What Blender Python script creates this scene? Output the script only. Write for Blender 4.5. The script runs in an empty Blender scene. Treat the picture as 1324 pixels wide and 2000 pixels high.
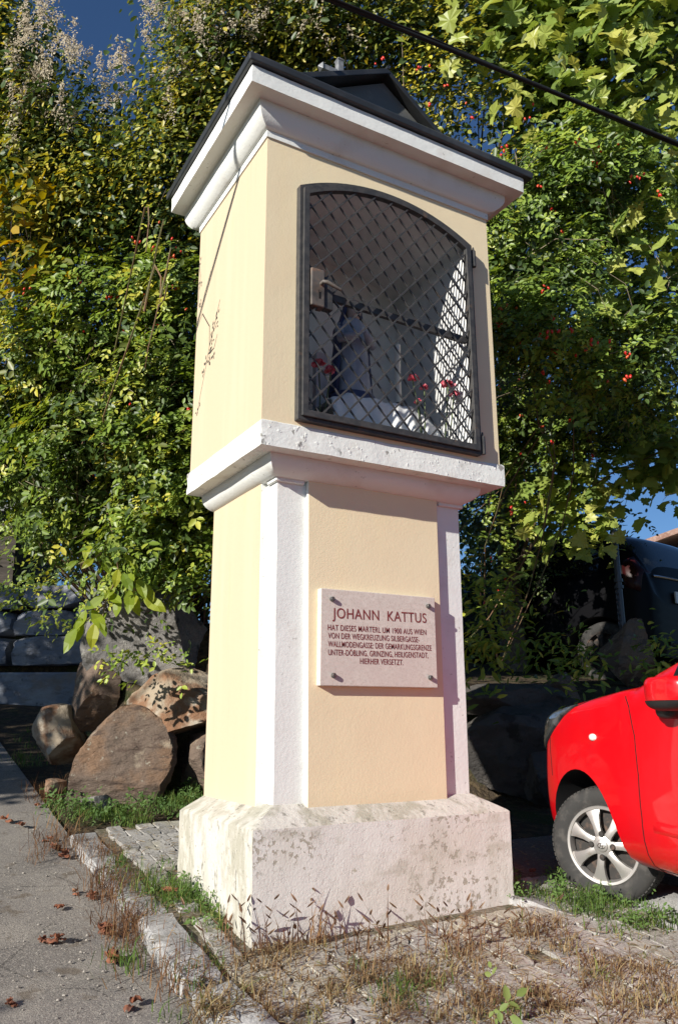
import bpy, bmesh, math, random
import numpy as np
from mathutils import Vector, Matrix, noise
from mathutils.bvhtree import BVHTree

# ------------------------------------------------------------------ camera, sky, sun, exposure
scene = bpy.context.scene
COL = scene.collection
S = 1.35                                   # metres per shrine unit (front width of the upper body = 1 unit)
CAM = Vector((-1.3617, -3.0375, 0.8253))
_yaw, _pit, _rol = -0.5228, 0.2519, -0.0037
FWD = Vector((-math.sin(_yaw)*math.cos(_pit), math.cos(_yaw)*math.cos(_pit), math.sin(_pit)))
_R0 = Vector((math.cos(_yaw), math.sin(_yaw), 0)); _U0 = _R0.cross(FWD)
RGT = _R0*math.cos(_rol) + _U0*math.sin(_rol); UPV = _U0*math.cos(_rol) - _R0*math.sin(_rol)
FPX = 1573.17
cd = bpy.data.cameras.new('camera'); cam = bpy.data.objects.new('camera', cd); COL.objects.link(cam)
cd.sensor_fit = 'VERTICAL'; cd.sensor_height = 24.0; cd.lens = FPX/2000*24.0; cd.clip_start = 0.05; cd.clip_end = 3000
cam.matrix_world = Matrix(((RGT.x, UPV.x, -FWD.x, CAM.x), (RGT.y, UPV.y, -FWD.y, CAM.y), (RGT.z, UPV.z, -FWD.z, CAM.z), (0, 0, 0, 1)))
scene.camera = cam

SUN = Vector((0.860, 0.310, -0.405)).normalized()       # direction the sunlight travels
world = bpy.data.worlds.new('World'); scene.world = world; world.use_nodes = True
wn = world.node_tree.nodes; wl = world.node_tree.links; wn.clear()
wo = wn.new('ShaderNodeOutputWorld'); wb = wn.new('ShaderNodeBackground'); ws = wn.new('ShaderNodeTexSky')
ws.sky_type = 'NISHITA'; ws.sun_disc = False
ws.sun_elevation = math.asin(-SUN.z); ws.sun_rotation = math.atan2(-SUN.x, -SUN.y)
ws.altitude = 300; ws.air_density = 1.0; ws.dust_density = 0.1; ws.ozone_density = 7.0
wb.inputs['Strength'].default_value = 0.065
wl.new(ws.outputs[0], wb.inputs[0]); wl.new(wb.outputs[0], wo.inputs[0])
sd = bpy.data.lights.new('sun', 'SUN'); sun = bpy.data.objects.new('sun', sd); COL.objects.link(sun)
sd.energy = 5.0; sd.angle = math.radians(0.53); sd.color = (1.0, 0.95, 0.86)
sun.rotation_euler = SUN.to_track_quat('-Z', 'Y').to_euler(); sun.location = (-8, -4, 8)
vs = scene.view_settings; vs.view_transform = 'Standard'; vs.look = 'None'; vs.gamma = 1.0; vs.exposure = 0.58; vs.use_curve_mapping = False
scene.cycles.max_bounces = 6; scene.cycles.diffuse_bounces = 3; scene.cycles.transmission_bounces = 4; scene.cycles.transparent_max_bounces = 6
scene.cycles.use_denoising = True

# ------------------------------------------------------------------ helpers
rng = np.random.default_rng(7); random.seed(7)
def at(px, py, d):                          # point of the place seen at a photo position at a given depth
    return CAM + (FWD + RGT*((px-662)/FPX) - UPV*((py-1000)/FPX))*d
def tag(o, label, cat=None, group=None, kind=None):
    if label: o['label'] = label
    if cat: o['category'] = cat
    if group: o['group'] = group
    if kind: o['kind'] = kind
    return o
def thing(name, loc, label, cat, group=None):
    o = bpy.data.objects.new(name, None); o.location = loc; o.empty_display_size = .1; COL.objects.link(o)
    return tag(o, label, cat, group)
def adopt(o, parent, world=True):
    o.parent = parent
    if world and parent.type == 'EMPTY':
        o.matrix_parent_inverse = Matrix.LocRotScale(parent.location, parent.rotation_euler, parent.scale).inverted()
    return o
def mesh_obj(name, me, mats=None, parent=None, world=True):
    o = bpy.data.objects.new(name, me); COL.objects.link(o)
    for m in (mats if isinstance(mats, (list, tuple)) else [mats] if mats else []): me.materials.append(m)
    if parent is not None: adopt(o, parent, world)
    return o
class MB:
    def __init__(s): s.v = []; s.f = []; s.mi = []
    def add(s, vs, fs, mi=0):
        b = len(s.v); s.v += [tuple(p) for p in vs]; s.f += [tuple(i+b for i in f) for f in fs]; s.mi += [mi]*len(fs); return s
    def box(s, x0, x1, y0, y1, z0, z1, mi=0):
        return s.add([(x, y, z) for z in (z0, z1) for y in (y0, y1) for x in (x0, x1)],
                     [(0,2,3,1), (4,5,7,6), (0,1,5,4), (2,6,7,3), (0,4,6,2), (1,3,7,5)], mi)
    def loft(s, rings, cap0=True, cap1=True, closed=True, mi=0):
        n = len(rings[0]); vs = [p for r in rings for p in r]; fs = []
        for k in range(len(rings)-1):
            for i in range(n if closed else n-1):
                j = (i+1) % n; fs.append((k*n+i, k*n+j, (k+1)*n+j, (k+1)*n+i))
        if cap0: fs.append(tuple(range(n-1, -1, -1)))
        if cap1: fs.append(tuple((len(rings)-1)*n+i for i in range(n)))
        return s.add(vs, fs, mi)
    def tube(s, pts, r, sides=6, caps=True, mi=0):
        pts = [Vector(p) for p in pts]; rr = r if isinstance(r, (list, tuple)) else [r]*len(pts); rings = []
        t0 = (pts[1]-pts[0]).normalized(); n0 = t0.orthogonal().normalized()
        for i, p in enumerate(pts):
            t = (pts[min(i+1, len(pts)-1)] - pts[max(i-1, 0)]).normalized()
            n0 = (n0 - t*n0.dot(t)).normalized(); b = t.cross(n0)
            rings.append([p + (n0*math.cos(a) + b*math.sin(a))*rr[i] for a in (2*math.pi*k/sides for k in range(sides))])
        return s.loft(rings, caps, caps, True, mi)
    def lathe(s, prof, c, axis, sides=24, mi=0, caps=False):
        a = Vector(axis).normalized(); n = a.orthogonal().normalized(); b = a.cross(n); c = Vector(c)
        rings = [[c + a*h + (n*math.cos(t) + b*math.sin(t))*r for t in (2*math.pi*k/sides for k in range(sides))] for r, h in prof]
        return s.loft(rings, caps, caps, True, mi)
    def mesh(s, name='m', smooth=None):
        me = bpy.data.meshes.new(name); me.from_pydata(s.v, [], s.f)
        if any(s.mi): me.polygons.foreach_set('material_index', s.mi)
        if smooth is not None:
            me.polygons.foreach_set('use_smooth', [True]*len(me.polygons)); me.set_sharp_from_angle(angle=math.radians(smooth))
        me.update(); return me
    def obj(s, name, mats, parent=None, smooth=None, bevel=0, seg=2, fix=True):
        me = s.mesh(name, None)
        if fix:
            bm = bmesh.new(); bm.from_mesh(me); bmesh.ops.recalc_face_normals(bm, faces=bm.faces); bm.to_mesh(me); bm.free()
        if smooth is not None:
            me.polygons.foreach_set('use_smooth', [True]*len(me.polygons)); me.set_sharp_from_angle(angle=math.radians(smooth))
        o = mesh_obj(name, me, mats, parent)
        if bevel:
            m = o.modifiers.new('bevel', 'BEVEL'); m.width = bevel; m.segments = seg; m.limit_method = 'ANGLE'; m.angle_limit = math.radians(35)
        return o
def rough_rect(rings, cell, amp, ns, edge_chip=0.0):
    """rectangular rings (x0,y0,x1,y1,z) lofted on a fine grid, surface made uneven by noise"""
    x0, y0, x1, y1, z = rings[0]
    nx = max(2, int((x1-x0)/cell)); ny = max(2, int((y1-y0)/cell)); R = []
    for a, b in zip(rings[:-1], rings[1:]):
        L = math.dist((a[0], a[1], a[4]), (b[0], b[1], b[4])); n = max(1, int(L/cell))
        for k in range(n): R.append([a[i]+(b[i]-a[i])*k/n for i in range(5)])
    R.append(list(rings[-1])); out = []
    for x0, y0, x1, y1, z in R:
        p = [(x0+(x1-x0)*i/nx, y0, z) for i in range(nx)] + [(x1, y0+(y1-y0)*i/ny, z) for i in range(ny)] + \
            [(x1-(x1-x0)*i/nx, y1, z) for i in range(nx)] + [(x0, y1-(y1-y0)*i/ny, z) for i in range(ny)]
        q = []
        for i, c in enumerate(p):
            v = Vector(c); d = noise.noise_vector(v*ns)*amp + noise.noise_vector(v*ns*4)*amp*.4
            if edge_chip and i in (0, nx, nx+ny, 2*nx+ny):
                e = max(0, noise.noise(v*16+Vector((3, 1, 7))))*edge_chip
                d += Vector(((x0+x1)/2-v.x, (y0+y1)/2-v.y, 0)).normalized()*e
            q.append(v+d)
        out.append(q)
    m = MB(); m.loft(out, False, False); b = len(m.v) - len(out[-1])
    m.f.append(tuple(range(b, len(m.v)))); m.mi.append(0); m.f.append(tuple(range(len(out[0])-1, -1, -1))); m.mi.append(0)
    return m
def np_mesh(name, V, F, smooth=False, attr=None):
    """V (n,3); F (m,k) constant face size; attr: per-face float 'rnd'"""
    me = bpy.data.meshes.new(name); n, (m, k) = len(V), F.shape
    me.vertices.add(n); me.vertices.foreach_set('co', np.ascontiguousarray(V, dtype=np.float32).ravel())
    me.loops.add(m*k); me.loops.foreach_set('vertex_index', np.ascontiguousarray(F, dtype=np.int32).ravel())
    me.polygons.add(m); me.polygons.foreach_set('loop_start', np.arange(0, m*k, k, dtype=np.int32))
    if smooth: me.polygons.foreach_set('use_smooth', np.ones(m, dtype=bool))
    if attr is not None:
        a = me.attributes.new('rnd', 'FLOAT', 'FACE'); a.data.foreach_set('value', np.ascontiguousarray(attr, dtype=np.float32))
    me.update(calc_edges=True); return me

# ------------------------------------------------------------------ materials
def _ramp(nt, src, lo, hi):
    r = nt.nodes.new('ShaderNodeMapRange'); r.inputs[1].default_value = lo; r.inputs[2].default_value = hi; r.interpolation_type = 'SMOOTHSTEP'
    nt.links.new(src, r.inputs[0]); return r.outputs[0]
def _tex(nt, spec):
    g = nt.nodes.new('ShaderNodeNewGeometry') if spec.get('co', 'pos') == 'pos' else nt.nodes.new('ShaderNodeTexCoord')
    src = g.outputs['Position'] if spec.get('co', 'pos') == 'pos' else g.outputs['Object']
    mp = nt.nodes.new('ShaderNodeMapping'); mp.inputs['Scale'].default_value = spec.get('st', (1, 1, 1)); mp.inputs['Location'].default_value = spec.get('off', (0, 0, 0))
    nt.links.new(src, mp.inputs[0]); k = spec.get('kind', 'noise')
    if k == 'noise':
        t = nt.nodes.new('ShaderNodeTexNoise'); t.inputs['Detail'].default_value = spec.get('det', 4); t.inputs['Roughness'].default_value = spec.get('rg', .55)
        t.inputs['Distortion'].default_value = spec.get('dis', 0); out = t.outputs[0]
    elif k == 'vor':
        t = nt.nodes.new('ShaderNodeTexVoronoi'); t.feature = spec.get('feat', 'F1'); out = t.outputs[0]
    elif k == 'cell':
        t = nt.nodes.new('ShaderNodeTexVoronoi'); out = t.outputs[1]
    t.inputs['Scale'].default_value = spec.get('s', 5); nt.links.new(mp.outputs[0], t.inputs['Vector']); return out
def P(name, base, layers=(), rough=.85, bumps=(), spec=.3, metal=0, rough_map=None, **kw):
    m = bpy.data.materials.new(name); m.use_nodes = True; nt = m.node_tree; b = nt.nodes['Principled BSDF']
    b.inputs['Roughness'].default_value = rough; b.inputs['Specular IOR Level'].default_value = spec; b.inputs['Metallic'].default_value = metal
    rgb = nt.nodes.new('ShaderNodeRGB'); rgb.outputs[0].default_value = (*base, 1); cur = rgb.outputs[0]
    for col, sp in layers:
        fac = _tex(nt, sp) if sp.get('kind') not in ('z', 'rand') else None
        if sp.get('kind') == 'z':           # height above a level, roughened by noise (splash dirt)
            g = nt.nodes.new('ShaderNodeNewGeometry'); x = nt.nodes.new('ShaderNodeSeparateXYZ'); nt.links.new(g.outputs['Position'], x.inputs[0])
            n = _tex(nt, {'s': sp.get('ns', 6), 'det': 5}); a = nt.nodes.new('ShaderNodeMath'); a.operation = 'MULTIPLY_ADD'
            nt.links.new(n, a.inputs[0]); a.inputs[1].default_value = sp.get('na', .2); nt.links.new(x.outputs[2], a.inputs[2]); fac = a.outputs[0]
        elif sp.get('kind') == 'rand':
            oi = nt.nodes.new('ShaderNodeObjectInfo'); fac = oi.outputs['Random']
        f = _ramp(nt, fac, sp.get('lo', .45), sp.get('hi', .6))
        if sp.get('amt', 1) != 1:
            mu = nt.nodes.new('ShaderNodeMath'); mu.operation = 'MULTIPLY'; mu.inputs[1].default_value = sp['amt']; nt.links.new(f, mu.inputs[0]); f = mu.outputs[0]
        if 'mask' in sp:
            f2 = _ramp(nt, _tex(nt, sp['mask']), sp['mask'].get('lo', .45), sp['mask'].get('hi', .6))
            mu = nt.nodes.new('ShaderNodeMath'); mu.operation = 'MULTIPLY'; nt.links.new(f, mu.inputs[0]); nt.links.new(f2, mu.inputs[1]); f = mu.outputs[0]
        mx = nt.nodes.new('ShaderNodeMix'); mx.data_type = 'RGBA'; nt.links.new(f, mx.inputs[0]); nt.links.new(cur, mx.inputs[6]); mx.inputs[7].default_value = (*col, 1); cur = mx.outputs[2]
    nt.links.new(cur, b.inputs['Base Color']); nrm = None
    for sp in bumps:
        t = _tex(nt, sp)
        if 'lo' in sp: t = _ramp(nt, t, sp['lo'], sp['hi'])
        bp = nt.nodes.new('ShaderNodeBump'); bp.inputs['Strength'].default_value = sp.get('str', .5); bp.inputs['Distance'].default_value = sp.get('d', .01); nt.links.new(t, bp.inputs['Height'])
        if nrm is not None: nt.links.new(nrm, bp.inputs['Normal'])
        nrm = bp.outputs[0]
    if nrm is not None: nt.links.new(nrm, b.inputs['Normal'])
    for k, v in kw.items(): b.inputs[k.replace('_', ' ')].default_value = v
    return m
def leaf_mat(name, stops, trans=.35, rough=.42, spec=.4):
    """foliage: colour by the per-leaf attribute 'rnd', part of the light passes through the leaf"""
    m = bpy.data.materials.new(name); m.use_nodes = True; nt = m.node_tree; nt.nodes.clear()
    out = nt.nodes.new('ShaderNodeOutputMaterial'); at_ = nt.nodes.new('ShaderNodeAttribute'); at_.attribute_name = 'rnd'
    cr = nt.nodes.new('ShaderNodeValToRGB'); cr.color_ramp.elements.remove(cr.color_ramp.elements[1])
    cr.color_ramp.elements[0].position = stops[0][0]; cr.color_ramp.elements[0].color = (*stops[0][1], 1)
    for p, c in stops[1:]: e = cr.color_ramp.elements.new(p); e.color = (*c, 1)
    oi = nt.nodes.new('ShaderNodeObjectInfo'); ad = nt.nodes.new('ShaderNodeMath'); ad.operation = 'ADD'
    nt.links.new(at_.outputs['Fac'], ad.inputs[0]); mm = nt.nodes.new('ShaderNodeMath'); mm.operation = 'MULTIPLY_ADD'; mm.inputs[1].default_value = .3; mm.inputs[2].default_value = -.15
    nt.links.new(oi.outputs['Random'], mm.inputs[0]); nt.links.new(mm.outputs[0], ad.inputs[1]); nt.links.new(ad.outputs[0], cr.inputs[0])
    pb = nt.nodes.new('ShaderNodeBsdfPrincipled'); pb.inputs['Roughness'].default_value = rough; pb.inputs['Specular IOR Level'].default_value = spec
    tl = nt.nodes.new('ShaderNodeBsdfTranslucent'); ms = nt.nodes.new('ShaderNodeMixShader'); ms.inputs[0].default_value = trans
    nt.links.new(cr.outputs[0], pb.inputs['Base Color'])
    hs = nt.nodes.new('ShaderNodeHueSaturation'); hs.inputs['Hue'].default_value = .485; hs.inputs['Saturation'].default_value = 1.1; hs.inputs['Value'].default_value = 1.3
    nt.links.new(cr.outputs[0], hs.inputs['Color']); nt.links.new(hs.outputs[0], tl.inputs[0])
    nt.links.new(pb.outputs[0], ms.inputs[1]); nt.links.new(tl.outputs[0], ms.inputs[2]); nt.links.new(ms.outputs[0], out.inputs[0]); return m

STUCCO_B = [dict(s=75, det=3, str=.22, d=.003), dict(s=190, det=2, str=.25, d=.002), dict(s=6, det=3, str=.15, d=.01)]
M_YEL = P('yellow_stucco_sun_lifted', (.77, .65, .445), [((.72, .57, .38), dict(s=3, lo=.4, hi=.75, amt=.35)), ((.80, .66, .42), dict(s=1.2, st=(6, 6, .6), lo=.5, hi=.7, amt=.4)), ((.42, .36, .24), dict(kind='z', lo=.62, hi=.46, na=.12, amt=.35))], .92, STUCCO_B, .15)  # front yellow lightened in colour to make up for the weak grazing sun
M_YEL2 = P('yellow_smooth_sun_dimmed', (.56, .45, .315), [((.36, .32, .21), dict(s=2.6, st=(13, 13, .3), det=5, lo=.58, hi=.74, amt=.45, mask=dict(s=.8, off=(1, 4, 2), lo=.45, hi=.6))), ((.61, .50, .36), dict(s=1.4, st=(7, 7, .5), lo=.45, hi=.7, amt=.45)), ((.55, .44, .26), dict(s=2.2, st=(9, 9, .6), lo=.58, hi=.75, amt=.35))], .92, [dict(s=40, det=3, str=.25, d=.003), dict(s=9, det=2, str=.2, d=.006)], .15)  # same yellow paint as the front, darkened where the sun strikes full
M_WHT = P('white_limewash', (.735, .745, .72), [((.60, .56, .51), dict(s=6, lo=.5, hi=.75, amt=.5)), ((.33, .32, .29), dict(s=38, kind='noise', det=3, lo=.66, hi=.72, mask=dict(s=3, lo=.45, hi=.6), amt=.8)), ((.45, .42, .33), dict(kind='z', lo=.60, hi=.44, na=.15, amt=.6))], .9, [dict(s=70, det=3, str=.4, d=.003), dict(s=9, det=3, str=.3, d=.006)], .15)
M_SILL = P('weathered_sill', (.715, .72, .69), [((.55, .52, .47), dict(s=8, lo=.5, hi=.72, amt=.6)), ((.22, .21, .19), dict(s=30, st=(1, 1, .6), det=2, lo=.63, hi=.68, mask=dict(s=4, lo=.45, hi=.55), amt=.85)), ((.62, .55, .40), dict(s=3, lo=.55, hi=.7, amt=.35))], .9, [dict(s=60, det=4, str=.5, d=.004), dict(s=30, det=2, lo=.6, hi=.7, str=.4, d=.004)], .15)
M_BASE = P('peeling_plinth', (.70, .685, .645), [((.58, .53, .45), dict(s=2.2, lo=.45, hi=.7, amt=.5)), ((.44, .42, .33), dict(s=1.6, st=(6, 6, .7), lo=.48, hi=.66, amt=.3, mask=dict(s=1.1, lo=.40, hi=.56))), ((.40, .37, .31), dict(s=42, det=5, rg=.65, lo=.555, hi=.585, mask=dict(s=2.1, off=(3, 1, 2), det=3, lo=.47, hi=.57))), ((.47, .44, .36), dict(s=10, det=6, rg=.65, lo=.69, hi=.70)), ((.09, .08, .07), dict(s=52, det=1, lo=.765, hi=.785)), ((.36, .33, .26), dict(kind='z', lo=.13, hi=-.05, na=.2, ns=9, amt=.75)), ((.38, .355, .275), dict(s=14, det=6, lo=.44, hi=.60, amt=.4, mask=dict(s=.9, st=(1, 1, 7), off=(0, 0, 1.2), lo=.52, hi=.62)))], .93,
           [dict(s=42, det=5, rg=.65, lo=.57, hi=.60, str=.4, d=-.003), dict(s=52, det=1, lo=.765, hi=.785, str=.6, d=-.005), dict(s=100, det=4, str=.45, d=.003), dict(s=8, det=4, str=.3, d=.010)], .15)
M_BASE2 = P('grimy_plinth_side', (.55, .525, .475), [((.34, .32, .25), dict(s=3, st=(2, 2, .8), det=7, rg=.65, dis=.6, lo=.42, hi=.62, amt=.8)), ((.58, .55, .49), dict(s=8, st=(2, 2, 1), det=7, rg=.7, dis=.5, lo=.50, hi=.62, amt=.7)), ((.16, .15, .125), dict(s=14, st=(1.6, 1.6, .8), det=7, rg=.7, lo=.56, hi=.66, amt=.75)), ((.12, .11, .09), dict(s=60, det=3, lo=.66, hi=.70, amt=.7)), ((.34, .31, .24), dict(kind='z', lo=.20, hi=-.02, na=.22, ns=9, amt=.6))], .93, [dict(s=50, det=5, str=.6, d=.005), dict(s=120, det=4, str=.4, d=.002), dict(s=8, det=4, str=.3, d=.010)], .15)
M_IRON = P('dark_iron', (.034, .034, .035), [((.16, .10, .06), dict(s=14, det=5, lo=.62, hi=.72, amt=.6)), ((.055, .052, .05), dict(s=30, lo=.4, hi=.6))], .6, [dict(s=60, det=3, str=.4, d=.002)], .5)
M_LOCK = P('rusty_lock', (.11, .092, .08), [((.20, .12, .08), dict(s=25, lo=.5, hi=.7)), ((.05, .045, .04), dict(s=9, lo=.5, hi=.7))], .6, [dict(s=70, str=.4, d=.002)], .5)
M_ROOF = P('black_sheet_metal', (.028, .030, .032), [((.06, .062, .064), dict(s=5, lo=.45, hi=.7))], .38, [dict(s=4, str=.15, d=.01)], .5)
M_TYMP = P('grey_sheet_metal', (.115, .115, .11), [((.17, .165, .15), dict(s=9, st=(1, 1, 2), lo=.5, hi=.7, amt=.6))], .5, [dict(s=6, str=.2, d=.01)], .5)
M_NICHE = P('niche_plaster', (.66, .66, .65), [((.55, .55, .54), dict(s=4, lo=.4, hi=.7))], .9, [dict(s=40, str=.3, d=.003)], .15)
M_PLAQ = P('pale_limestone', (.60, .53, .475), [((.50, .42, .37), dict(s=120, det=2, lo=.5, hi=.62, amt=.7)), ((.68, .62, .56), dict(s=40, lo=.5, hi=.65, amt=.6)), ((.56, .47, .43), dict(s=5, lo=.45, hi=.7, amt=.5))], .7, [dict(s=200, det=2, str=.25, d=.001)], .25)
M_INK = P('dark_red_paint', (.20, .035, .035), [((.28, .08, .07), dict(s=80, lo=.5, hi=.7))], .8)
M_BOLT = P('bolt_metal', (.10, .10, .10), [((.18, .15, .12), dict(s=90, lo=.5, hi=.6))], .45, (), .5, .6)

# ------------------------------------------------------------------ the wayside shrine
def U(*a): return tuple(c*S for c in a)
shrine = thing('wayside_shrine', U(.5, .35, 0), 'tall yellow plastered wayside shrine with white cornices on a peeling white plinth', 'shrine')
def ring(x0, y0, x1, y1, z): return (x0*S, y0*S, x1*S, y1*S, z*S)
rough_rect([ring(.012, .022, .985, .668, -.35), ring(.016, .026, .982, .665, 0), ring(.013, .03, .984, .662, .300), ring(.020, .037, .978, .660, .306), ring(.118, .118, .885, .656, .357)], .022, .0022, 3.2, .004).obj('plinth', [M_BASE, M_BASE2], shrine, smooth=40)
for pl in shrine.children[0].data.polygons if shrine.children else bpy.data.objects['plinth'].data.polygons:
    if pl.normal.x < -.4 or pl.normal.z > .3: pl.material_index = 1
rough_rect([ring(.121, .12, .883, .650, .33), ring(.118, .12, .885, .655, 1.41)], .05, .0012, 5).obj('shaft', M_WHT, shrine, smooth=40)
# proud yellow panels, their edges white
def panel(name, q, n, label):
    m = MB(); m.loft([[Vector(p)-n*.05 for p in q], [Vector(p) for p in q]], False, True)
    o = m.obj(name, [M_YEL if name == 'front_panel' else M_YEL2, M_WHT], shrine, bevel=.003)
    for pl in o.data.polygons:
        if pl.normal.dot(n) < .5: pl.material_index = 1
    if label: o['label'] = label
panel('front_panel', [U(.229, .1, .30), U(.771, .1, .30), U(.769, .1, 1.41), U(.225, .1, 1.41)], Vector((0, -1, 0)), 'yellow roughcast panel behind the plaque')
panel('side_panel', [U(.098, .655, .30), U(.098, .203, .30), U(.098, .208, 1.41), U(.098, .655, 1.41)], Vector((-1, 0, 0)), 'smooth yellow panel')
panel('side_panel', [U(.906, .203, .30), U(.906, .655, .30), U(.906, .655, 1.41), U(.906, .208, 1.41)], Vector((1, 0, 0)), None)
# mouldings: vertical lip, then rounded in towards the wall
PROF = [(0, 0), (0, .22), (.03, .34), (.14, .52), (.34, .70), (.60, .85), (.82, .94), (1, 1)]
def moulding(name, a, b, z1, z0):
    rs = [ring(*[a[i]+(b[i]-a[i])*t for i in range(4)], z1+(z0-z1)*h) for t, h in PROF]
    rough_rect(rs[::-1], .03, .0015, 4).obj(name, M_WHT, shrine, smooth=50)
moulding('lower_moulding', (.056, .046, .938, .681), (.096, .096, .888, .662), 1.468, 1.405)
m = MB()
for x0, x1, y0, y1 in ((.106, .215, .106, .18), (.785, .898, .106, .18)):
    m = MB(); m.box(x0*S, x1*S, y0*S, y1*S, 1.392*S, 1.408*S); m.obj('fillet', M_WHT, shrine, bevel=.004)
rough_rect([ring(-.004, -.012, 1.010, .692, 1.467), ring(-.002, -.004, 1.018, .700, 1.553), ring(.006, .004, 1.012, .694, 1.5605)], .02, .0028, 6, .012).obj('sill_slab', M_SILL, shrine, smooth=40)
# upper body with the arched niche
AX0, AX1, ASP, AAP, ABOT = .135, .875, 2.452, 2.545, 1.575     # opening
def arch(x0, x1, zs, za, n=20):
    w = (x1-x0)/2; h = za-zs; r = (w*w+h*h)/(2*h); xc = (x0+x1)/2; zc = za-r; a = math.asin(w/r)
    return [(xc+r*math.sin(-a+2*a*k/n), zc+r*math.cos(-a+2*a*k/n)) for k in range(n+1)]
AP = arch(AX0, AX1, ASP, AAP)
BX0, BX1, BY0, BY1, BZ0, BZ1 = 0.0, 1.0, 0.0, .672, 1.55, 2.70
m = MB(); F = lambda x, z: U(x, BY0, z)
def q(*p): m.add(p, [tuple(range(len(p)))])
q(F(BX0, BZ0), F(AX0, BZ0), F(AX0, ASP), F(BX0, ASP)); q(F(AX1, BZ0), F(BX1, BZ0), F(BX1, ASP), F(AX1, ASP)); q(F(AX0, BZ0), F(AX1, BZ0), F(AX1, ABOT), F(AX0, ABOT))
q(F(BX0, ASP), F(AX0, ASP), F(AX0, BZ1), F(BX0, BZ1)); q(F(AX1, ASP), F(BX1, ASP), F(BX1, BZ1), F(AX1, BZ1))
for (xa, za), (xb, zb) in zip(AP[:-1], AP[1:]): q(F(xa, za), F(xb, zb), F(xb, BZ1), F(xa, BZ1))
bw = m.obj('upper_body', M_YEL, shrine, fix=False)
m = MB()
q(U(BX0, BY1, BZ0), U(BX0, BY0, BZ0), U(BX0, BY0, BZ1), U(BX0, BY1, BZ1)); q(U(BX1, BY0, BZ0), U(BX1, BY1, BZ0), U(BX1, BY1, BZ1), U(BX1, BY0, BZ1)); q(U(BX1, BY1, BZ0), U(BX0, BY1, BZ0), U(BX0, BY1, BZ1), U(BX1, BY1, BZ1)); q(U(BX0, BY0, BZ1), U(BX1, BY0, BZ1), U(BX1, BY1, BZ1), U(BX0, BY1, BZ1))
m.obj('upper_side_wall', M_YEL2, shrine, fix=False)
m = MB(); ND = .50
out = [(AX0, ABOT)] + AP + [(AX1, ABOT)]
for (xa, za), (xb, zb) in zip(out, out[1:]+out[:1]): m.add([U(xa, 0, za), U(xb, 0, zb), U(xb, ND, zb), U(xa, ND, za)], [(0, 1, 2, 3)])
m.add([U(x, ND, z) for x, z in out], [tuple(range(len(out)))])
m.obj('niche', M_NICHE, shrine, smooth=30, fix=False)
m = MB(); m.box(AX0*S, AX1*S, .05*S, ND*S, ABOT*S, (ABOT+.03)*S); m.obj('niche_floor', M_NICHE, shrine, bevel=.005)
# frieze, cove, cornice
rough_rect([ring(-.005, -.006, 1.005, .677, 2.626), ring(-.005, -.006, 1.005, .677, 2.70)], .06, .001, 4).obj('frieze', M_WHT, shrine, smooth=40)
moulding('upper_moulding', (-.050, -.042, 1.072, .745), (-.010, -.014, 1.004, .705), 2.741, 2.654)
rough_rect([ring(-.108, -.100, 1.128, .757, 2.741), ring(-.108, -.100, 1.129, .760, 2.808)], .02, .0018, 5, .008).obj('cornice_slab', M_WHT, shrine, smooth=40)
# sheet metal roof: eaves sheet, low hipped apron, gable with a recessed tympanum
roof = MB(); e0 = ring(-.124, -.117, 1.168, .785, 2.812); e1 = ring(-.127, -.120, 1.172, .788, 2.838); e2 = ring(-.122, -.114, 1.166, .782, 2.846); e3 = ring(.10, .02, .92, .66, 2.90)
def rr(t): return [(t[0], t[1], t[4]), (t[2], t[1], t[4]), (t[2], t[3], t[4]), (t[0], t[3], t[4])]
roof.loft([rr(e0), rr(e1), rr(e2), rr(e3)]); ro = roof.obj('roof', M_ROOF, shrine, bevel=.006)
GX, GZ, GY0, GY1 = .505, 3.135, -.03, .72; gl, gr_ = .075, .935
m = MB(); th = .022
for s_, xe, ye in ((-1, gl, -.105), (1, gr_, .0)):
    zb = 2.856; a = [U(GX, GY0, GZ), U(xe, ye, zb), U(xe, GY1, zb), U(GX, GY1, GZ)]
    n = Vector((s_*(GZ-zb), 0, abs(xe-GX))).normalized()*th*S
    m = MB(); m.loft([[Vector(p)-n for p in a], [Vector(p) for p in a]]); adopt(m.obj('gable_sheet', M_ROOF, None, bevel=.003), ro)
m = MB(); m.loft([[U(gl+.06, y-.03, 2.862), U(gr_-.06, y+.03, 2.862), U(GX, y, GZ-.045)] for y in (.005, .025)]); adopt(m.obj('tympanum', M_TYMP, None), ro)
m = MB(); m.tube([U(GX, GY0-.004, GZ+.002), U(GX, GY1, GZ+.002)], .011, 8); adopt(m.obj('ridge_cap', M_ROOF, None, smooth=40), ro)
M_FIN = P('grey_zinc', (.20, .205, .215), [((.30, .30, .31), dict(s=20, lo=.5, hi=.7))], .5, (), .5, .3)
fx, fy, fz = GX*S, .357*S, GZ*S; m = MB()
m.loft([[(fx-w, fy-w, z), (fx+w, fy-w, z), (fx+w, fy+w, z), (fx-w, fy+w, z)] for w, z in ((.04, fz-.02), (.034, fz+.06), (.020, fz+.09), (.020, fz+.465), (.026, fz+.475), (.004, fz+.503))])
cr_ = adopt(m.obj('roof_cross', M_FIN, None, bevel=.003), ro)
for s_ in (-1, 1):
    m = MB(); m.loft([[(x, fy-w, fz+.375-w), (x, fy+w, fz+.375-w), (x, fy+w, fz+.375+w), (x, fy-w, fz+.375+w)] for x, w in ((fx+s_*.018, .018), (fx+s_*.115, .018), (fx+s_*.125, .024), (fx+s_*.148, .004))]); adopt(m.obj('cross_arm', M_FIN, None, bevel=.003), ro)

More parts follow.
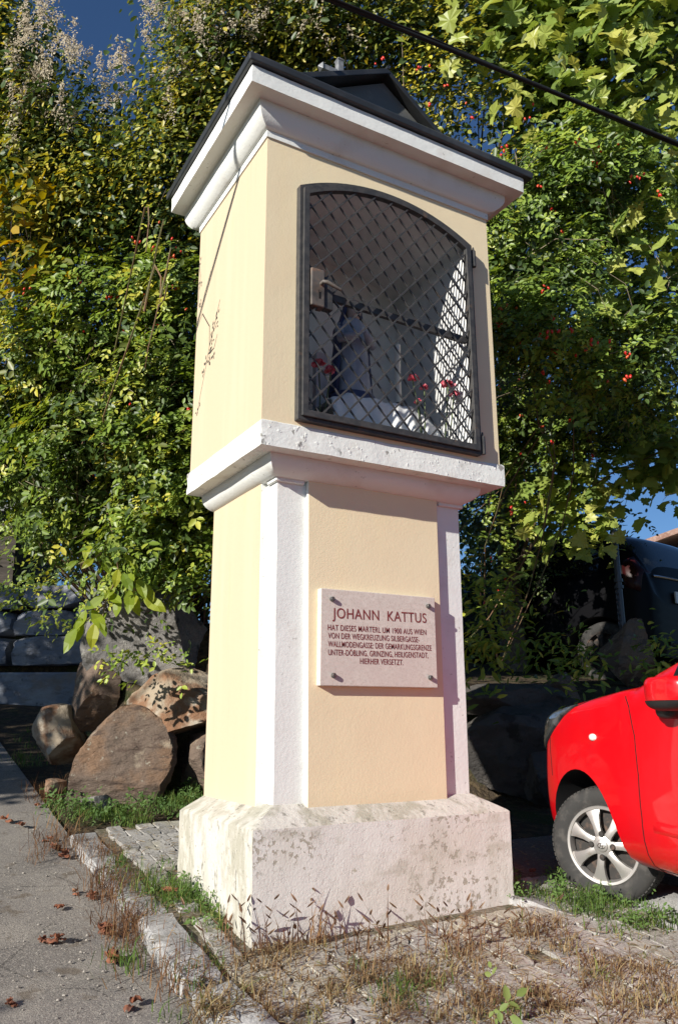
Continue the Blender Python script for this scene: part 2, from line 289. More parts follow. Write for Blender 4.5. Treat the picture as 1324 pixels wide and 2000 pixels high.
# ------------------------------------------------------------------ iron grille gate of the niche
gate = thing('iron_grille_gate', U(.5, -.01, 1.57), 'black wrought iron lattice gate with arched top closing the shrine niche', 'gate')
def hoop(x0, x1, z0, zs, za, w, y0, y1, name):
    o_ = [(x0, z0)] + arch(x0, x1, zs, za) + [(x1, z0)]; i_ = [(x0+w, z0+w)] + arch(x0+w, x1-w, zs-w*.85, za-w) + [(x1-w, z0+w)]; n = len(o_); m = MB()
    vs = [U(x, y, z) for y in (y0, y1) for c in (o_, i_) for x, z in c]; fs = []
    for k in range(n):
        j = (k+1) % n; fs += [(k, j, n+j, n+k), (2*n+k, 3*n+k, 3*n+j, 2*n+j), (k, 2*n+k, 2*n+j, j), (n+k, n+j, 3*n+j, 3*n+k)]
    m.add(vs, fs); return m.obj(name, M_IRON, gate, bevel=.002)
hoop(.119, .893, 1.570, 2.458, 2.556, .012, -.026, .010, 'outer_frame')
hoop(.1315, .8805, 1.583, 2.448, 2.543, .0225, -.036, -.012, 'gate_frame')
ix0, ix1, iz0 = .154, .858, 1.6055; inner = arch(ix0, ix1, 2.429, 2.520, 40)
def ztop(x):
    for (xa, za), (xb, zb) in zip(inner[:-1], inner[1:]):
        if xa <= x <= xb: return za+(zb-za)*(x-xa)/(xb-xa)
    return 2.429
ang = math.radians(48); sp = .0828/ (1/ math.tan(ang)) ; tz = .0828
def clip(c, sg):                            # z = c + sg*tan(ang)*(x-ix0), clipped to the opening
    pts = []
    for k in range(241):
        x = ix0+(ix1-ix0)*k/240; z = c+sg*math.tan(ang)*(x-ix0)
        if iz0 <= z <= ztop(x): pts.append((x, z))
    return (pts[0], pts[-1]) if len(pts) > 6 else None
for sg, y, r in ((1, -.028, .0040), (-1, -.021, .0032)):
    c = 1.6248-12*tz if sg > 0 else 1.6248+.035
    for k in range(40):
        e = clip(c+k*tz, sg)
        if e is None: continue
        (xa, za), (xb, zb) = e; A = Vector(U(xa, y, za)); B = Vector(U(xb, y, zb)); L = (B-A).length; t = (B-A)/L; up = Vector((0, -1, 0)); sd_ = t.cross(up)
        m = MB(); rings = [];  n = max(2, int(L/.028))
        for i in range(n+1):                # square bar with small hammered notches
            w = r*S*(1 + (.28 if i % 4 == 0 else 0)); p = A+t*L*i/n
            rings.append([p+(sd_*math.cos(a)+up*math.sin(a))*w for a in (math.pi/4+math.pi/2*j for j in range(4))])
        m.loft(rings); m.obj('lattice_bar', M_IRON, gate)
m = MB(); zr0, zr1 = 2.074, 2.052
m.loft([[U(ix0, -.014, zr0), U(ix0, .002, zr0), U(ix0, .002, zr0-.026), U(ix0, -.014, zr0-.026)], [U(ix1, -.014, zr1), U(ix1, .002, zr1), U(ix1, .002, zr1-.026), U(ix1, -.014, zr1-.026)]])
m.obj('cross_rail', M_IRON, gate, bevel=.001)
lk = MB(); lk.box(.158*S, .212*S, -.042*S, -.004*S, 1.990*S, 2.135*S); lko = lk.obj('lock_case', M_LOCK, gate, bevel=.006)
m = MB(); m.box(.214*S, .246*S, -.036*S, -.008*S, 1.992*S, 2.115*S); adopt(m.obj('lock_plate', M_IRON, None, bevel=.003), lko)
m = MB(); m.tube([U(.196, -.038, 2.078), U(.196, -.060, 2.078), U(.206, -.066, 2.076), U(.262, -.066, 2.060)], [.009, .009, .010, .007], 8); adopt(m.obj('handle', M_LOCK, None, smooth=50), lko)
m = MB(); m.box(.187*S, .193*S, -.0432*S, -.0415*S, 2.020*S, 2.046*S); m.lathe([(.0, 0), (.008, 0), (.008, .0015)], U(.190, -.0416, 2.047), (0, -1, 0), 10); adopt(m.obj('keyhole', P('keyhole_black', (.004, .004, .004), (), .9), None), lko)
for z in (2.40, 1.61):
    m = MB(); m.tube([U(.901, -.024, z-.035), U(.901, -.024, z+.035)], .013, 8); m.tube([U(.901, -.024, z+.035), U(.901, -.024, z+.052)], [.009, .004], 8); m.obj('hinge', M_IRON, gate, smooth=40)

# ------------------------------------------------------------------ things in the niche
NZ = (ABOT+.03)*S
M_PORC = P('statue_paint', (.34, .36, .41), [((.24, .27, .34), dict(s=9, st=(2, 2, .6), lo=.45, hi=.6))], .5, [dict(s=14, st=(3, 3, .4), str=.5, d=.01)], .4)
M_BLUE = P('dark_blue_paint', (.03, .045, .12), (), .5, (), .4)
M_SKIN = P('painted_face', (.42, .33, .29), (), .55)
PZ_ = 1.785*S                                 # top of the cloth covered step
st = thing('madonna_statue', (.485*S, .23*S, PZ_), 'small robed holy statue with dark blue veil inside the barred niche', 'statue')
sx, sy, k_ = .485*S, .23*S, .60/.738
def fig(prof, folds=0, n=28):
    out = []
    for r, ry, z, dx, dy in prof:
        out.append([(sx+(dx+math.cos(a)*r*(1+folds*math.sin(a*7+z*9)))*k_, sy+(dy+math.sin(a)*ry*(1+folds*math.sin(a*7+z*9)))*k_, PZ_+z*k_) for a in (2*math.pi*k/n for k in range(n))])
    return out
m = MB(); m.loft(fig([(.135, .105, .0, 0, 0), (.125, .10, .05, 0, 0), (.11, .09, .2, .005, 0), (.10, .08, .34, .008, 0), (.09, .07, .40, .004, 0), (.105, .07, .48, 0, 0), (.11, .065, .53, 0, 0), (.07, .05, .575, 0, 0), (.032, .032, .595, 0, 0)], .07)); m.obj('robe', M_PORC, st, smooth=60)
m = MB(); m.loft(fig([(.034, .034, .58, 0, -.01), (.045, .05, .61, 0, -.015), (.052, .058, .65, 0, -.018), (.048, .052, .69, 0, -.014), (.03, .034, .715, 0, -.01), (.006, .006, .724, 0, -.01)])); m.obj('head', M_SKIN, st, smooth=60)
m = MB(); vr = []
for z, r, dy in ((.06, .15, .03), (.25, .135, .025), (.40, .122, .02), (.50, .126, .018), (.58, .085, .018), (.64, .070, .008), (.69, .064, .0), (.725, .040, -.004), (.738, .008, -.004)):
    vr.append([(sx+math.cos(a)*r*k_, sy+(dy+math.sin(a)*r*.85)*k_, PZ_+z*k_) for a in (math.radians(-30+240*k/20) for k in range(21))])
m.loft(vr, False, False, False); o = m.obj('veil', M_BLUE, st, smooth=60); mo = o.modifiers.new('t', 'SOLIDIFY'); mo.thickness = .008
for s in (-1, 1):
    m = MB(); m.tube([(sx+s*.10*k_, sy, PZ_+.50*k_), (sx+s*.115*k_, sy-.05*k_, PZ_+.41*k_), (sx+s*.05*k_, sy-.115*k_, PZ_+.415*k_), (sx+s*.012*k_, sy-.13*k_, PZ_+.45*k_)], [.026, .026, .02, .011], 8); m.obj('arm', M_PORC, st, smooth=60)
m = MB(); m.loft(fig([(.15, .12, -.004, 0, 0), (.15, .12, .045, 0, 0), (.13, .105, .055, 0, 0)])); m.obj('base', M_BLUE, st, smooth=40)
bx = MB(); bx.box(.345*S, .395*S, .27*S, .30*S, NZ, 1.99*S); pr = tag(bx.obj('picture_board', P('grey_board', (.50, .49, .50), [((.38, .35, .38), dict(s=9, lo=.45, hi=.6))], .7), None, bevel=.004), 'pale upright board left of the statue in the niche', 'board')
m = MB(); m.tube([(.677*S, .2*S, PZ_+.02), (.675*S, .2*S, PZ_+.2), (.678*S, .2*S, 2.065*S)], [.017, .016, .015], 12); m.tube([(.678*S, .2*S, 2.065*S), (.679*S, .2*S, 2.082*S)], [.002, .0015], 5)
cn = thing('altar_candle', (.677*S, .2*S, PZ_), 'slender white candle standing right of the statue in the barred niche', 'candle')
m.obj('candle_stick', P('white_wax', (.76, .72, .63), (), .5), cn, smooth=40); m = MB(); m.lathe([(.004, -.006), (.04, -.006), (.042, .012), (.02, .016), (.022, .04), (.0175, .04)], (.677*S, .2*S, PZ_), (0, 0, 1), 16); m.obj('holder', M_LOCK, cn, smooth=40)
# cloth covered step inside the niche
M_CLOTH = P('white_cloth', (.78, .78, .77), [((.66, .67, .68), dict(s=5, lo=.45, hi=.7))], .85, [dict(s=9, str=.3, d=.01)], .2)
n1, n2 = 56, 18; V = []
for j in range(n2):
    for i in range(n1):
        f = i/(n1-1); x = (.335+.50*f)*S; t = j/(n2-1)
        if t < .5: y = (.105+.03*t*2)*S; z = NZ+.006+(PZ_-NZ-.006)*(t*2)**.9
        else: y = (.135+.30*(t-.5)*2)*S; z = PZ_
        fold = math.sin(f*38+1.2*math.sin(f*9))
        y += -.016*max(0, 1-t*1.9)*fold; z += (.006*fold if .35 < t < .6 else 0) - (.10*max(0, f-.72)/.28 + .05*max(0, .15-f)/.15)*(min(1, t*2))
        V.append((x, y, z))
m = MB(); m.add(V, [(j*n1+i, j*n1+i+1, (j+1)*n1+i+1, (j+1)*n1+i) for j in range(n2-1) for i in range(n1-1)])
cl = m.obj('altar_cloth', M_CLOTH, None, smooth=80); cl.modifiers.new('t', 'SOLIDIFY').thickness = .004; tag(cl, 'rumpled white cloth draped over the step inside the niche', 'cloth')
# carnations
M_PINK = P('pink_petal', (.55, .06, .10), [((.72, .24, .27), dict(s=60, lo=.45, hi=.6))], .7); M_STEM = P('dull_stem', (.10, .13, .06), (), .7)
def flower(x, y, z, r, zb, lab, foot=None):
    t = thing('carnation', (x*S, y*S, zb), lab, 'flower'); c = Vector((x*S, y*S, z*S)); fx_, fy_ = foot or (x+.02, y+.03)
    m = MB(); m.tube([(fx_*S, fy_*S, zb), ((x+fx_)/2*S+.005, (y+fy_)/2*S, (zb+c.z)/2+.02), c], [.004, .0035, .004], 6); m.obj('stem', M_STEM, t, smooth=60)
    m = MB(); R_ = random.Random(int(x*1e4))
    for k in range(34):
        a = R_.uniform(0, 6.28); b = R_.uniform(.1, 1.5); d = Vector((math.cos(a)*math.sin(b), math.sin(a)*math.sin(b), math.cos(b))); w = d.orthogonal().normalized(); w.rotate(Matrix.Rotation(R_.uniform(0, 6.28), 3, d)); h = d.cross(w)
        rr_ = r*R_.uniform(.8, 1.1); p = c+d*r*.15
        m.add([p, c+d*rr_*.7+w*rr_*.35, c+d*rr_+w*rr_*.22+h*.1*rr_, c+d*rr_*1.06, c+d*rr_-w*rr_*.22-h*.1*rr_, c+d*rr_*.7-w*rr_*.35], [(0, 1, 2, 3), (0, 3, 4, 5)])
    m.obj('petals', M_PINK, t)
flower(.675, .10, 1.873, .034, NZ, 'pink carnation standing tallest just right of the candle in the niche', (.70, .085))
flower(.728, .10, 1.848, .026, NZ, 'small pink carnation just below and right of the tallest one', (.71, .085))
flower(.698, .10, 1.786, .022, NZ, 'low pink carnation near the cloth behind the grille', (.705, .09))
flower(.812, .06, 1.860, .040, NZ, 'big pinkish red carnation nearest the sunlit right niche wall', (.80, .08))
flower(.838, .06, 1.832, .030, NZ, 'pinkish red carnation at the far right beneath the biggest bloom', (.82, .08))
flower(.275, .12, 1.852, .034, NZ, 'dull pink carnation at the left edge of the niche', (.29, .14))
flower(.325, .12, 1.836, .036, NZ, 'dull pink carnation near the foot of the statue', (.30, .15))
m = MB(); m.lathe([(.03, 0), (.045, .03), (.05, .09), (.032, .14), (.04, .16)], (.165*S, .22*S, NZ), (0, 0, 1), 18); tag(m.obj('flower_vase', P('grey_glaze', (.22, .23, .26), (), .3, (), .5), None, smooth=40), 'small grey vase in the left corner of the niche', 'vase')

# ------------------------------------------------------------------ memorial plaque with its inscription
PY1, PY0 = .100, .0755
plaque = thing('memorial_plaque', U(.492, .09, .72), 'pale limestone memorial plaque with dark red inscription bolted to the shrine front', 'plaque')
m = MB(); m.loft([[U(.2585, y, .7165), U(.7275, y, .7165), U(.7265, y, 1.0335), U(.2625, y, 1.0335)] for y in (PY1+.002, PY0)]); m.obj('slab', M_PLAQ, plaque, bevel=.003)
PX0, PX1, PZ0, PZ1 = .260, .727, .7165, 1.0335
def on_plaque(cx, cy):                      # crop position -> plaque plane (bilinear through its corners)
    p = CAM + (FWD + RGT*((580+cx*.2568-662)/FPX) - UPV*((1120+cy*.2569-1000)/FPX)); d = p-CAM; t = (PY0*S-CAM.y)/d.y; return CAM+d*t
def line(txt, a, b, hgt, name):
    A = on_plaque(*a); B = on_plaque(*b)
    cu = bpy.data.curves.new(name, 'FONT'); cu.body = txt; cu.size = 1; cu.extrude = 0; cu.space_character = 1.06
    cu.offset = .004
    to = bpy.data.objects.new(name, cu); COL.objects.link(to); bpy.context.view_layer.update()
    me = bpy.data.meshes.new_from_object(to.evaluated_get(bpy.context.evaluated_depsgraph_get())); bpy.data.objects.remove(to)
    co = np.array([v.co for v in me.vertices]); x0, x1 = co[:, 0].min(), co[:, 0].max(); y0 = 0; y1 = .70
    for v in me.vertices:
        v.co = Vector((A.x+(B.x-A.x)*(v.co.x-x0)/(x1-x0), PY0*S-.0012, A.z+(B.z-A.z)*(v.co.x-x0)/(x1-x0)+v.co.y/y1*hgt))
    o = mesh_obj('lettering', me, M_INK, plaque); o['label'] = 'dark red inscription line reading ' + txt.replace('\u2013', '-'); return o
line('JOHANN  KATTUS', (268, 338), (982, 376), .0345*S, 'title')
line('HAT DIESES MARTERL UM 1900 AUS WIEN', (233, 430), (980, 468), .0190*S, 'line')
line('VON DER WEGKREUZUNG SILBERGASSE-', (235, 492), (928, 524), .0190*S, 'line')
line('WALLMODENGASSE: DER GEMARKUNGSGRENZE', (235, 556), (1020, 587), .0190*S, 'line')
line('UNTER-D\u00d6BLING, GRINZING, HEILIGENSTADT,', (236, 620), (996, 643), .0190*S, 'line')
line('HIERHER VERSETZT.', (478, 687), (806, 697), .0190*S, 'line')
for c in ((265, 196), (994, 250), (275, 776), (1010, 793)):
    p = on_plaque(*c); m = MB(); m.lathe([(0, .016), (.0085, .016), (.011, .012), (.011, -.002)], p, (0, -1, 0), 14); m.obj('bolt', M_BOLT, plaque, smooth=40)

# ------------------------------------------------------------------ terrain, road, paving, kerb
def plane(x, y):
    yy = y if y < 14 else 14+(y-14)*.3
    yy = yy if yy > -9 else -9+(yy+9)*.2
    return .018*max(-30, min(30, x)) + .15*yy
FOOT = [(3.0, 40.), (1.3, 7.5), (.45, 4.2), (.02, 3.3), (.0, 2.8), (.55, 2.55), (1.4, 2.35), (2.5, 2.0), (4.2, 1.35), (7.5, -.2), (14., -3.0), (60., -6.)]
def bank_d(x, y):                            # signed distance behind the foot of the bank
    best = 1e9; sgn = 1
    for (ax, ay), (bx, by) in zip(FOOT[:-1], FOOT[1:]):
        dx, dy = bx-ax, by-ay; t = max(0, min(1, ((x-ax)*dx+(y-ay)*dy)/(dx*dx+dy*dy))); qx, qy = ax+dx*t-x, ay+dy*t-y; d = math.hypot(qx, qy)
        if d < best: best = d; sgn = 1 if dx*(y-ay)-dy*(x-ax) > 0 else -1
    return best*sgn
def sst(a, b, t): t = max(0, min(1, (t-a)/(b-a))); return t*t*(3-2*t)
def gz(x, y):
    p = plane(x, y); d = bank_d(x, y); H = 1.15+(.78-1.15)*sst(1.0, 3.0, x)
    return p + H*sst(-.05, .55, d) + .035*noise.noise(Vector((x*1.3, y*1.3, 2)))*sst(.1, 1, d)
def axis_pts(lo, hi, step):
    c = list(np.arange(lo, hi+1e-6, step)); a = []; s_ = step; v = lo
    while v > -140: s_ *= 1.35; v -= s_; a.append(v)
    b = []; s_ = step; v = hi
    while v < 160: s_ *= 1.35; v += s_; b.append(v)
    return a[::-1]+c+b
XS, YS = axis_pts(-4, 8, .14), axis_pts(-4, 11, .14)
M_SOIL = P('soil_litter', (.055, .042, .030), [((.10, .075, .045), dict(s=14, det=6, lo=.45, hi=.65)), ((.045, .055, .022), dict(s=3, det=5, lo=.5, hi=.65)), ((.16, .12, .075), dict(s=60, det=2, lo=.64, hi=.7))], .95, [dict(s=30, det=6, str=.8, d=.03), dict(s=6, det=4, str=.5, d=.08)], .1)
V = np.array([(x, y, gz(x, y)-.075) for y in YS for x in XS]); nx = len(XS)
Fq = np.array([(j*nx+i, j*nx+i+1, (j+1)*nx+i+1, (j+1)*nx+i) for j in range(len(YS)-1) for i in range(nx-1)])
tag(mesh_obj('ground', np_mesh('ground', V, Fq, True), M_SOIL), None, kind='structure')
M_ASPH = P('old_asphalt', (.20, .182, .165), [((.125, .115, .105), dict(s=.9, det=5, lo=.5, hi=.6, amt=.55)), ((.06, .055, .05), dict(s=1.6, kind='vor', feat='DISTANCE_TO_EDGE', lo=.012, hi=.004, amt=.7, mask=dict(s=1.1, lo=.5, hi=.55))), ((.27, .245, .215), dict(s=3, det=5, lo=.45, hi=.7, amt=.7)), ((.34, .31, .27), dict(s=170, kind='cell', lo=.62, hi=.8, amt=.65)), ((.045, .042, .04), dict(s=150, det=2, lo=.55, hi=.65, amt=.6)), ((.10, .075, .05), dict(s=8, det=5, lo=.58, hi=.7, amt=.6))], .9, [dict(s=190, kind='vor', str=.45, d=.003), dict(s=60, det=5, str=.4, d=.004)], .25)
def sheet(name, x0, x1, y0, y1, dz, step, mat, wob=.004):
    nx_ = int((x1-x0)/step)+1; ny_ = int((y1-y0)/step)+1
    V = np.array([(x0+(x1-x0)*i/(nx_-1), y0+(y1-y0)*j/(ny_-1), plane(x0+(x1-x0)*i/(nx_-1), y0+(y1-y0)*j/(ny_-1))+dz+wob*noise.noise(Vector((i*.21, j*.21, 5)))) for j in range(ny_) for i in range(nx_)])
    Fq = np.array([(j*nx_+i, j*nx_+i+1, (j+1)*nx_+i+1, (j+1)*nx_+i) for j in range(ny_-1) for i in range(nx_-1)])
    return tag(mesh_obj(name, np_mesh(name, V, Fq, True), mat), None, kind='structure')
sheet('road', -6.5, -.29, -11, 12, -.055, .08, M_ASPH, .006)
sheet('parking_strip', 1.62, 4.6, -7, .9, -.045, .1, P('parking_gravel', (.12, .11, .10), [((.2, .18, .16), dict(s=60, lo=.5, hi=.7))], .95, [dict(s=60, det=4, str=.7, d=.02)]), .008)
M_BED = P('sand_joint', (.17, .145, .11), [((.09, .085, .05), dict(s=9, det=5, lo=.45, hi=.65)), ((.24, .21, .165), dict(s=50, lo=.5, hi=.65))], .95, [dict(s=70, det=5, str=.7, d=.01)], .1)
paving = sheet('pavement', -.17, 1.74, -2.6, 1.75, -.020, .05, M_BED, .003)
M_SETT = P('granite_sett', (.37, .35, .32), [((.21, .20, .185), dict(kind='rand', lo=.2, hi=1, amt=.7)), ((.40, .36, .26), dict(s=1.5, det=2, lo=.5, hi=.65, amt=.6)), ((.50, .48, .45), dict(s=240, kind='cell', lo=.6, hi=.8, amt=.6)), ((.12, .115, .11), dict(s=210, kind='noise', det=2, lo=.6, hi=.66, amt=.7)), ((.38, .35, .24), dict(s=5, det=4, lo=.52, hi=.68, amt=.5)), ((.17, .15, .10), dict(s=12, det=5, lo=.56, hi=.68, amt=.6))], .85, [dict(s=90, det=4, str=.6, d=.006), dict(s=18, det=3, str=.5, d=.012)], .3)
def sett_mesh(k):
    R_ = random.Random(k); n = 8; base = [(1, .78), (.80, 1), (-.78, 1), (-1, .8), (-1, -.8), (-.8, -1), (.8, -1), (1, -.78)]
    j = [(x*R_.uniform(.92, 1.01), y*R_.uniform(.92, 1.01)) for x, y in base]; rg = lambda s_, z: [(x*s_*.5, y*s_*.5, z+R_.uniform(-.0015, .0015)) for x, y in j]
    m = MB(); m.loft([rg(1, -.07), rg(1, -.006), rg(.965, 0)], False, True); return m.mesh('sett', None)
SETT = [sett_mesh(k) for k in range(10)]
for me in SETT: me.materials.append(M_SETT)
row = 0; y = -1.42
R_ = random.Random(3)
while y < 1.72:
    hgt = R_.uniform(.094, .118); x = -.135+R_.uniform(0, .03); xend = 1.66+R_.uniform(-.08, .08)
    while x < xend:
        w = R_.uniform(.085, .135) if y < -.35 else R_.uniform(.075, .105)
        cx_, cy_ = x+w/2, y+hgt/2
        inside = .005*S-.05 < cx_ < .985*S+.04 and .02*S-.045 < cy_ < .67*S+.06
        if not inside and R_.random() > .03 and not (cy_ > .95 and cx_ > .3) and not (cx_ > 1.45 and cy_ > .25):
            o = bpy.data.objects.new('sett', R_.choice(SETT)); COL.objects.link(o); o.parent = paving
            o.location = (cx_+R_.uniform(-.004, .004), cy_+R_.uniform(-.004, .004), plane(cx_, cy_)+R_.uniform(-.005, .001))
            o.scale = (w*.985, hgt*.985, 1); o.rotation_euler = (math.atan(.15)+R_.uniform(-.018, .018), -.018+R_.uniform(-.018, .018), R_.uniform(-.04, .04))
        x += w
    y += hgt; row += 1
# kerb stones, one object each
M_KERB = P('granite_kerb', (.33, .325, .32), [((.22, .215, .21), dict(s=4, det=4, lo=.45, hi=.65)), ((.50, .49, .47), dict(s=200, kind='cell', lo=.6, hi=.8, amt=.5)), ((.12, .11, .09), dict(s=9, det=5, lo=.57, hi=.7, amt=.6))], .85, [dict(s=110, det=4, str=.6, d=.005), dict(s=14, det=3, str=.5, d=.012)], .3)
def block(L, W, H, amp, seed, cell=.05):
    m = rough_rect([(-W/2, -L/2, W/2, L/2, -H), (-W/2, -L/2, W/2, L/2, -.018), (-W/2+.014, -L/2+.014, W/2-.014, L/2-.014, 0)], cell, amp, 4); off = Vector((seed*3.7, seed*1.9, 0))
    m.v = [tuple(Vector(v)+noise.noise_vector(Vector(v)*9+off)*amp) for v in m.v]; return m
ks = [(-1.55, .62, 'rough grey kerb stone nearest the camera beside the asphalt'), (-.92, .60, 'long grey kerb stone half hidden by dry grass near the bottom edge'), (-.40, .40, 'short tilted kerb stone with a pale rounded top'), (.13, .62, 'dark grey kerb stone beside the left plinth corner'), (.78, .62, 'kerb stone under the brown grass tufts left of the plinth'), (1.42, .60, 'farthest kerb stone before the boulders')]
for i, (yc, L, lab) in enumerate(ks):
    o = block(L-.03, .15, .22, .008, i+1).obj('kerb_stone', M_KERB, None, smooth=50); o.location = (-.235+(.012, -.01, .02, 0, .012, 0)[i], yc, plane(-.235, yc)+(.0, -.004, .004, .006, -.012, -.02)[i]); o.rotation_euler = (math.atan(.15), (0, .02, -.10, .02, .03, .05)[i], (0, .02, .05, -.02, 0, .02)[i]); tag(o, lab, 'kerb stone', 'kerb stones along the asphalt')

# ------------------------------------------------------------------ boulders
M_ROCKS = {
 'grey': P('grey_rock', (.17, .162, .155), [((.24, .225, .205), dict(s=4, det=6, lo=.45, hi=.65)), ((.30, .29, .27), dict(s=26, det=5, lo=.58, hi=.66, amt=.6)), ((.085, .08, .072), dict(s=7, det=6, lo=.58, hi=.66)), ((.36, .36, .31), dict(s=34, det=4, lo=.66, hi=.70, amt=.7))], .9, [dict(s=12, det=9, rg=.65, str=1.0, d=.03), dict(s=60, det=4, str=.5, d=.006)], .25),
 'dark': P('shade_dark_rock', (.075, .07, .066), [((.11, .10, .09), dict(s=4, det=6, lo=.45, hi=.65)), ((.04, .037, .034), dict(s=7, det=6, lo=.55, hi=.66))], .9, [dict(s=12, det=7, str=.8, d=.03), dict(s=60, det=4, str=.5, d=.006)], .2),  # rock colour darkened to stand in for deep shade behind shrine and car
 'brown': P('brown_rock', (.155, .115, .09), [((.20, .125, .08), dict(s=3, det=6, lo=.45, hi=.62)), ((.33, .27, .20), dict(s=5, det=6, lo=.56, hi=.68)), ((.10, .07, .055), dict(s=6, det=8, rg=.65, lo=.54, hi=.64, st=(1, 1, 3))), ((.33, .31, .25), dict(s=30, det=5, lo=.64, hi=.69, amt=.7))], .9, [dict(s=10, det=9, rg=.65, str=1.0, d=.03, st=(1, 1, 2.5)), dict(s=70, det=4, str=.5, d=.005)], .25),
 'rust': P('rusty_pale_rock', (.33, .27, .20), [((.22, .12, .07), dict(s=3.2, det=6, lo=.44, hi=.56)), ((.40, .35, .28), dict(s=6, det=5, lo=.55, hi=.68)), ((.20, .13, .085), dict(s=9, det=6, lo=.58, hi=.67))], .9, [dict(s=11, det=9, rg=.65, str=1.0, d=.03), dict(s=70, det=4, str=.5, d=.005)], .25)}
def rock_mesh(seed, planes=12, sub=5, lo=.48, hi=.82, namp=.07):
    R_ = random.Random(seed); bm = bmesh.new(); bmesh.ops.create_icosphere(bm, subdivisions=sub, radius=1)
    pl = []
    for k in range(planes):
        n = Vector((R_.gauss(0, 1), R_.gauss(0, 1), R_.gauss(0, .8))).normalized(); pl.append((n, R_.uniform(lo, hi)))
    off = Vector((seed*7.3, seed*1.7, seed*.9))
    for v in bm.verts:
        c = v.co.copy()
        for n, h in pl:
            d = c.dot(n)
            if d > h: c -= n*(d-h)*.985
        c += c.normalized()*(noise.noise(c*1.6+off)*namp*.6 + noise.noise(c*5+off)*namp*.3 + noise.noise(c*13+off)*namp*.28 + noise.noise(c*30+off)*namp*.15); v.co = c
    me = bpy.data.meshes.new('boulder'); bm.to_mesh(me); bm.free(); me.polygons.foreach_set('use_smooth', [True]*len(me.polygons)); me.set_sharp_from_angle(angle=math.radians(24)); return me
def boulder(c, h, rot, kind, seed, label, **kw):
    o = mesh_obj('boulder', rock_mesh(seed, **kw), M_ROCKS[kind]); o.location = c; o.scale = [a*1.14 for a in h]; o.rotation_euler = [math.radians(a) for a in rot]; tag(o, label, 'boulder', 'boulders edging the bank'); return o
boulder((.17, 2.62, .52), (.42, .34, .37), (0, 8, 20), 'brown', 11, 'large angular reddish brown boulder lowest of the heap left of the shrine', planes=8, lo=.45, hi=.75)
boulder((-.10, 3.15, .72), (.23, .25, .19), (10, 0, 40), 'rust', 12, 'small pale boulder at the left end of the heap')
boulder((.12, 3.12, 1.02), (.19, .22, .30), (0, 5, 10), 'brown', 13, 'upright brownish boulder wedged between the grey slab and the small pale one')
boulder((.62, 2.70, .90), (.34, .32, .26), (0, -6, 60), 'rust', 17, 'pale rust stained boulder in the sun against the shrine')
boulder((.55, 3.12, 1.42), (.50, .36, .40), (0, -14, 8), 'grey', 15, 'big smooth dark grey boulder on top of the heap under the leaves', planes=8, lo=.5, hi=.8)
boulder((.80, 2.62, .50), (.30, .28, .28), (0, 0, 75), 'brown', 16, 'dark reddish boulder half hidden behind the shrine')
boulder((-.02, 2.30, .33), (.10, .09, .05), (0, 0, 30), 'grey', 18, 'small flat stone in the grass before the heap', sub=3)
boulder((-.22, 2.62, .40), (.12, .10, .06), (0, 10, 70), 'rust', 19, 'little pale stone at the road edge beside the heap', sub=3)
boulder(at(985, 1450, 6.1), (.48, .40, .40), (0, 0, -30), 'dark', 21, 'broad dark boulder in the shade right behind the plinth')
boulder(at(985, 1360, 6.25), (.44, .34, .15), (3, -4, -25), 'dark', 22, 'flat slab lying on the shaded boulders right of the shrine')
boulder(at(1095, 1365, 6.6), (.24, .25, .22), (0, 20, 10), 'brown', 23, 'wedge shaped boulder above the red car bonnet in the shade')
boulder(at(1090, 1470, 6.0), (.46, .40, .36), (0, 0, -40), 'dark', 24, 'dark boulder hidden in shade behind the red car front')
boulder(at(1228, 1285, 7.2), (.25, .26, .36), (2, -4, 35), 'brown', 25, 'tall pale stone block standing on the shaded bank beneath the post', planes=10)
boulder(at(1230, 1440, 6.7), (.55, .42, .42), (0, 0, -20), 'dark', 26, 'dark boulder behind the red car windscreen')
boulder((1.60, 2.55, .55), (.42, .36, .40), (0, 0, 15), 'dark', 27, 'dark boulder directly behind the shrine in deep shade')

# ------------------------------------------------------------------ dry stone wall beyond the road
M_WALL = P('blue_grey_stone', (.20, .215, .25), [((.30, .31, .33), dict(s=3, det=6, lo=.45, hi=.65)), ((.11, .12, .14), dict(s=8, det=6, lo=.56, hi=.68)), ((.24, .21, .19), dict(s=2, det=3, lo=.55, hi=.7))], .9, [dict(s=9, det=7, str=.9, d=.03, st=(1, 1, 2)), dict(s=40, det=4, str=.4, d=.006)], .25)
wc = at(70, 1300, 9.8); wall = thing('dry_stone_wall', wc, 'low dry stone wall of blue grey blocks in shade beyond the road', 'wall')
rx = Vector((RGT.x, RGT.y, 0)).normalized(); ry_ = Vector((FWD.x, FWD.y, 0)).normalized(); WB = wc.z
bk = MB(); c0 = wc+ry_*.22
bk.loft([[c0-rx*2.4+Vector((0, 0, z)), c0+rx*1.1+Vector((0, 0, z)), c0+rx*1.1+ry_*.4+Vector((0, 0, z)), c0-rx*2.4+ry_*.4+Vector((0, 0, z))] for z in (-.6, .88)]); bk.obj('core', M_SOIL, wall)
R_ = random.Random(5); zc = 0.0
